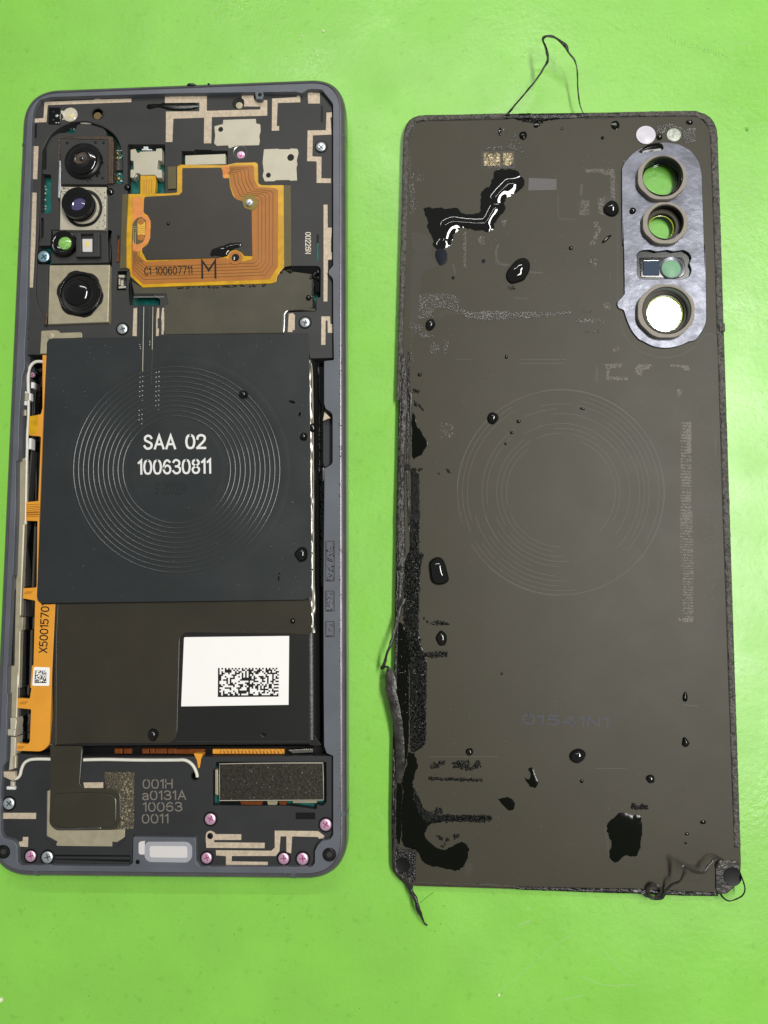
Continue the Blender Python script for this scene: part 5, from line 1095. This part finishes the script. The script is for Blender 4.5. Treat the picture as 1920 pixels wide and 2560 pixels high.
cdrop('K', 932, 930, 14, hv, .02, 'small upright dark drop above the brown foam pads, left of the squarish one', 'water', ry=38)
cdrop('K', 1470, 906, 14, hv, .004, 'tiny flat dark spot near the wet top edge', 'wet', ry=12)
cdrop('O', 936, 780, 50, hv, .11, 'round water drop on the faint pressed rings of the cover')
cdrop('O', 1163, 807, 19, hv, .04, 'tiny water drop, uppermost of three in a slanting line', ry=15)
cdrop('O', 1103, 903, 15, hv, .035, 'tiny water drop, middle of three in a slanting line')
cdrop('O', 1050, 1000, 12, hv, .03, 'tiny water drop, lowest of three in a slanting line')
cdrop('O', 1057, 250, 13, hv, .035, 'tiny upright drop above the pressed rings of the cover', ry=18)
cdrop('M', 345, 1485, 44, hv, .09, 'oval water drop below the glittering bead band at the left of the cover', ry=54, rot=.3)
cdrop('M', 1612, 795, 18, hv, .04, 'tiny round drop in the middle of the upper cover')
cdrop('M', 825, 912, 18, hv, .006, 'tiny blue-black spot left of the largest drop', 'blue_wet')
cdrop('M', 551, 1063, 14, hv, .01, 'tiny blue-black spot above the glittering bead band', 'blue_wet')
cdrop('M', 1080, 1155, 34, hv, .04, 'small bright smear of water below the largest drop', 'clear', ry=18, rot=.3)
cdrop('O', 308, 402, 18, hv, .04, 'tiny drop above the loosened strip at the left edge')
cdrop('R', 1135, 1458, 12, hv, .03, 'pinhead drop in the empty middle of the lower cover')
cdrop('Q', 262, 628, 22, hv, .03, 'tiny slanting drop at the top of the pressed rings', ry=9, rot=.3)
cdrop('U', 186, 875, 16, hv, .01, 'small black speck of liquid below the big round drop', 'wet')
cdrop('U', 1236, 1228, 26, hv, .01, 'small black blob near the right edge above the corner pad', 'wet', ry=18)
cdrop('U', 1096, 1330, 18, hv, .02, 'tiny drop left of the right edge above the corner pad', 'water', ry=14)
cdrop('U', 1086, 1408, 12, hv, .01, 'tiny black speck, lowest of the specks above the corner pad', 'wet')
cdrop('F', 640, 477, 42, HC+.001, .11, 'water drop on the coil rings of the phone', 'water')
cdrop('F', 1207, 873, 38, HC+.001, .1, 'water drop at the right edge of the charging coil sheet', 'water')
drop("H 1112,400 1130,365 1165,330 1205,325 1240,350 1246,400 1235,445 1205,470 1160,472 1145,445", HC+.001, .12, 'large heart-shaped drop at the lower right of the charging coil sheet')
cdrop('H', 972, 610, 8, HC+.001, .03, 'thin upright drop trail on the charging coil sheet', 'water', ry=46, rot=.15)
cdrop('H', 1100, 1028, 27, .601, .05, 'small clear drop on the battery tape right of the centre', 'water')
cdrop('I', 1445, 590, 47, .601, .1, 'clear drop on the battery tape above the lower bracket', 'water', ry=62)
cdrop('J', 825, 590, 26, .587, .05, 'small drop on the black battery below the white label', 'clear', ry=18, rot=-.7)
cdrop('D', 1250, 697, 26, .641, .06, 'small drop at the right end of the shield tape', 'water')
cdrop('A', 1502, 1498, 17, .6725, .04, 'tiny drop on the graphite square', 'water')
cdrop('F', 1095, 545, 34, HC+.001, .004, 'dark flat smear on the coil sheet, left one', 'wet', ry=13, rot=.3)
cdrop('F', 1168, 662, 13, HC+.001, .004, 'dark flat smear on the coil sheet, right one', 'wet', ry=22, rot=.2)
cdrop('F', 1288, 790, 30, .61, .06, 'clear drop hanging over the foil edge of the battery', 'water', ry=46)
cdrop('X', 1452, 1278, 20, .001, .03, 'clear bubble-like drop on the green mat right of the back cover', 'clear')
# glittering and black bead fields
random.seed(5)
scatter('water_beads', [("M 245,1215,10 420,1205 560,1215,20 610,1260,20 605,1330 680,1365 900,1360 1300,1370 1500,1372 1615,1360 1612,1385 1400,1415 1000,1435 800,1445 680,1425 560,1370 470,1330 380,1340 370,1420 240,1430", 2300), ("M 150,1460 260,1480 300,1560 370,1590 290,1620 200,1540 150,1520", 220), ("M 150,60 210,140 290,130 280,190 200,210 215,480 160,480", 380), ("M 160,560 190,560 190,780 165,800", 40),
    ("O 315,30 350,30 400,70 330,110", 70), ("O 385,150,20 440,120,20 480,160,20 470,215,20 430,230,20 390,200,20", 120), ("O 515,105 565,105 545,235 515,235", 80), ("O 222,105 240,105 250,290 222,290", 60), ("K 800,1065 1050,1060 1060,1085 805,1090", 160), ("K 1000,1050 1060,930 1080,970 1160,1110 1165,1165 1100,1110", 120), ("K 920,900 990,905 960,960 925,970", 40),
    ("K 150,840 230,850 170,950 160,1350 150,1200", 120), ("L 790,215,20 930,195 1040,230 1060,250 1180,225,20 1185,370,20 1080,388 1040,340 1030,280 970,240 900,260 850,290 795,280", 900), ("N 40,850 90,850 90,880 40,880", 12), ("N 120,850 170,850 170,875 120,875", 10), ("N 0,935 270,945 265,970 0,965", 120), ("N 90,1050 135,1050 135,1080 90,1080", 14), ("N 185,1050 235,1050 235,1075 185,1075", 12), ("L 110,1500 160,1500 190,1620 150,1620", 30), ("L 470,560 700,480 720,540 600,600 520,800 460,760", 180)],
    'bead', HV+.0005, .006, .018, 1.0, None, True, 'glittering field of tiny water beads in bands over the upper part of the back cover', 'water beads')
scatter('black_beads', [("R 300,0 388,0 385,360 430,380 400,500 385,800 378,1080 400,1150 410,1240 455,1300 450,1659 T 450,500 440,570 385,640 310,650 308,0 R 310,1390 290,1200 250,1000 255,450 310,350", 3600), ("O 235,1220 300,1260 305,1659 235,1659", 700),
    (row('T', 490, 785, 620, 745, 22), 50), ("T 690,740 830,720 850,790 920,720 955,790 860,815 700,790", 150), (row('T', 472, 886, 955, 904, 10), 170), ("T 440,1200 520,1190 550,1150 590,1160 600,1215 1048,1225 1045,1260 960,1280 700,1275 560,1285 450,1290", 520), ("R 430,955 480,990 560,980 665,1000 660,1015 540,1020 470,1005", 60), ("R 420,1275 540,1262 650,1262 640,1305 500,1312 430,1300", 120), ("U 612,1070 640,1070 660,1095 765,1068 765,1110 680,1118 620,1115", 70),
    ("T 530,1400 570,1410 620,1430 580,1440", 24), ("T 690,1400 750,1385 750,1420 700,1440", 26), ("T 630,1430 660,1430 660,1460 630,1460", 10), ("T 580,1490 620,1460 640,1470 600,1515", 8), ("T 340,960 420,1160 560,1240 440,1290 330,1100", 260), ("O 540,1220 590,1245 580,1255 545,1245", 8), ("O 460,1250 475,1250 475,1262 460,1262", 2), ("O 255,530 305,530 300,555 255,560", 16), ("O 260,630 285,640 350,710 340,718 300,680 260,665", 26), ("O 240,1210 330,1215 325,1235 250,1240", 26), ("K 1100,820 1310,830 1300,855 1140,850", 60)],
    'bbead', HV+.0005, .01, .03, .5, None, True, 'black rows and a long band of tiny wet beads down the left side of the back cover', 'water beads')

scatter('bead_glints', [("M 245,1215,10 420,1205 560,1215,20 610,1260,20 605,1330 470,1330 380,1340 370,1420 240,1430", 240), ("M 605,1345 680,1365 900,1360 1300,1370 1500,1372 1615,1360 1612,1385 1400,1415 1000,1435 800,1445 680,1425", 420), ("L 790,215,20 930,195 1040,230 1060,250 1180,225,20 1185,370,20 1080,388 1040,340 1030,280 970,240 900,260 850,290 795,280", 70), ("M 150,60 210,140 290,130 280,190 200,210 215,480 160,480", 60), ("R 300,0 388,0 385,360 400,500 385,800 378,1080 400,1150 450,1300 450,1659 T 450,500 385,640 310,650 308,0 R 310,1390 255,450 310,350", 90), ("O 385,150,20 440,120,20 480,160,20 470,215,20 430,230,20 390,200,20", 26), ("O 515,105 565,105 545,235 515,235", 14), ("N 0,935 270,945 265,970 0,965", 40), ("L 470,560 700,480 720,540 600,600 520,800 460,760", 50), ("K 1200,780 1655,785 1655,810 1210,808", 90), ("R 180,1100 280,1130 290,1659 T 250,700 170,700", 50)],  # tiny white domes stand in for sparkle on the beads
    'print', HV+.014, .002, .0062, .5, None, True, 'white dots painted as glints on the wettest beads of the back cover', 'water beads')
# ================================================================== marks and crumbs on the mat
def bench_line(spec, r, m='scratch', name='scratch'): o = line(name, spec, .0006, r, m, TABLE, flat=.1, curve=True); return o
for s, r in (("L 1430,778 1500,772 1610,786", 1.1), ("L 1440,1230 1520,1238 1560,1236", .7), ("X 1270,520 1340,440 1410,412 1500,440", 1.3), ("X 1010,1000 1070,1010 1115,1000", .7), ("X 1230,112 1290,118", .6), ("Z 1250,2480 1380,2370 1440,2330", .6), ("Z 1510,2380 1540,2410 1565,2440", .9), ("Z 1455,2440 1500,2460 1560,2464 1590,2460", .9), ("Z 1405,2500 1440,2492 1460,2488", .8), ("Z 1298,2315 1320,2305 1330,2302", .8), ("V 1290,1120 1400,1080", .7), ("V 1350,980 1410,965", .7), ("L 1590,910 1610,935 1640,930", .8), ("V 10,60 30,130 60,190", .8), ("Z 1840,470 1870,480 1900,472", .5), ("U 1610,300 1650,315", .6), ("U 1580,1060 1659,1030", .5), ("Z 1690,2255 1720,2262", .4)): bench_line(s, r)
for i in range(26):
    x = random.uniform(1820, 1915); y = random.uniform(520, 1500); a = random.uniform(-1, 1); L = random.uniform(4, 16)
    bench_line(f"Z {x},{y} {x+L*.5},{y+a*L*.4} {x+L},{y+a*L}", random.uniform(.3, .6))
V = []; Fc = []
for i in range(22):
    x0 = 1668+i*7.2; y0 = 96+i*2.2
    for k in range(4):
        if R() < .5: bump_at(x0+random.uniform(-2, 2), y0+k*3.2-4, .0006, .009, .002)
tag(mk('offset_print', V, Fc, 'smudge', TABLE), kind='stuff')
bench_line("V 395,930 440,890 520,830", .5, 'smudge', 'hair_scratch')
V = []; Fc = []
for i in range(130): bump_at(random.uniform(0, 1920), random.choice([random.uniform(0, 260), random.uniform(2260, 2560), random.uniform(0, 2560)]), .0006, .004+R()*.008, .004)
tag(mk('bench_specks', V, Fc, 'smudge', TABLE), kind='stuff')
V = []; Fc = []
for i in range(70): bump_at(random.uniform(0, 1920), random.uniform(0, 2560), .0006, .003+R()*.006, .006)
tag(mk('pale_specks', V, Fc, 'crumb', TABLE), kind='stuff')
for x, y, r, l in ((808, 79, 3.4, 'tiny white crumb on the mat above the phone, right one'), (755, 90, 2.2, 'tiny white crumb on the mat above the phone, left one'), (1247, 2487, 3.2, 'tiny cream crumb on the mat below the back cover'), (2, 2498, 5, 'white crumb at the left edge of the mat below the phone'), (787, 124, 2, 'white speck on the mat just above the phone top edge')):
    tag(lathe('crumb', x, y, 0, [(r*PXCM, 0), (r*PXCM*1.05, r*PXCM*.5), (r*PXCM*.6, r*PXCM), (0, r*PXCM*1.1)], 'crumb', None, n=9, wob=.5, seed=x), l, 'crumb')
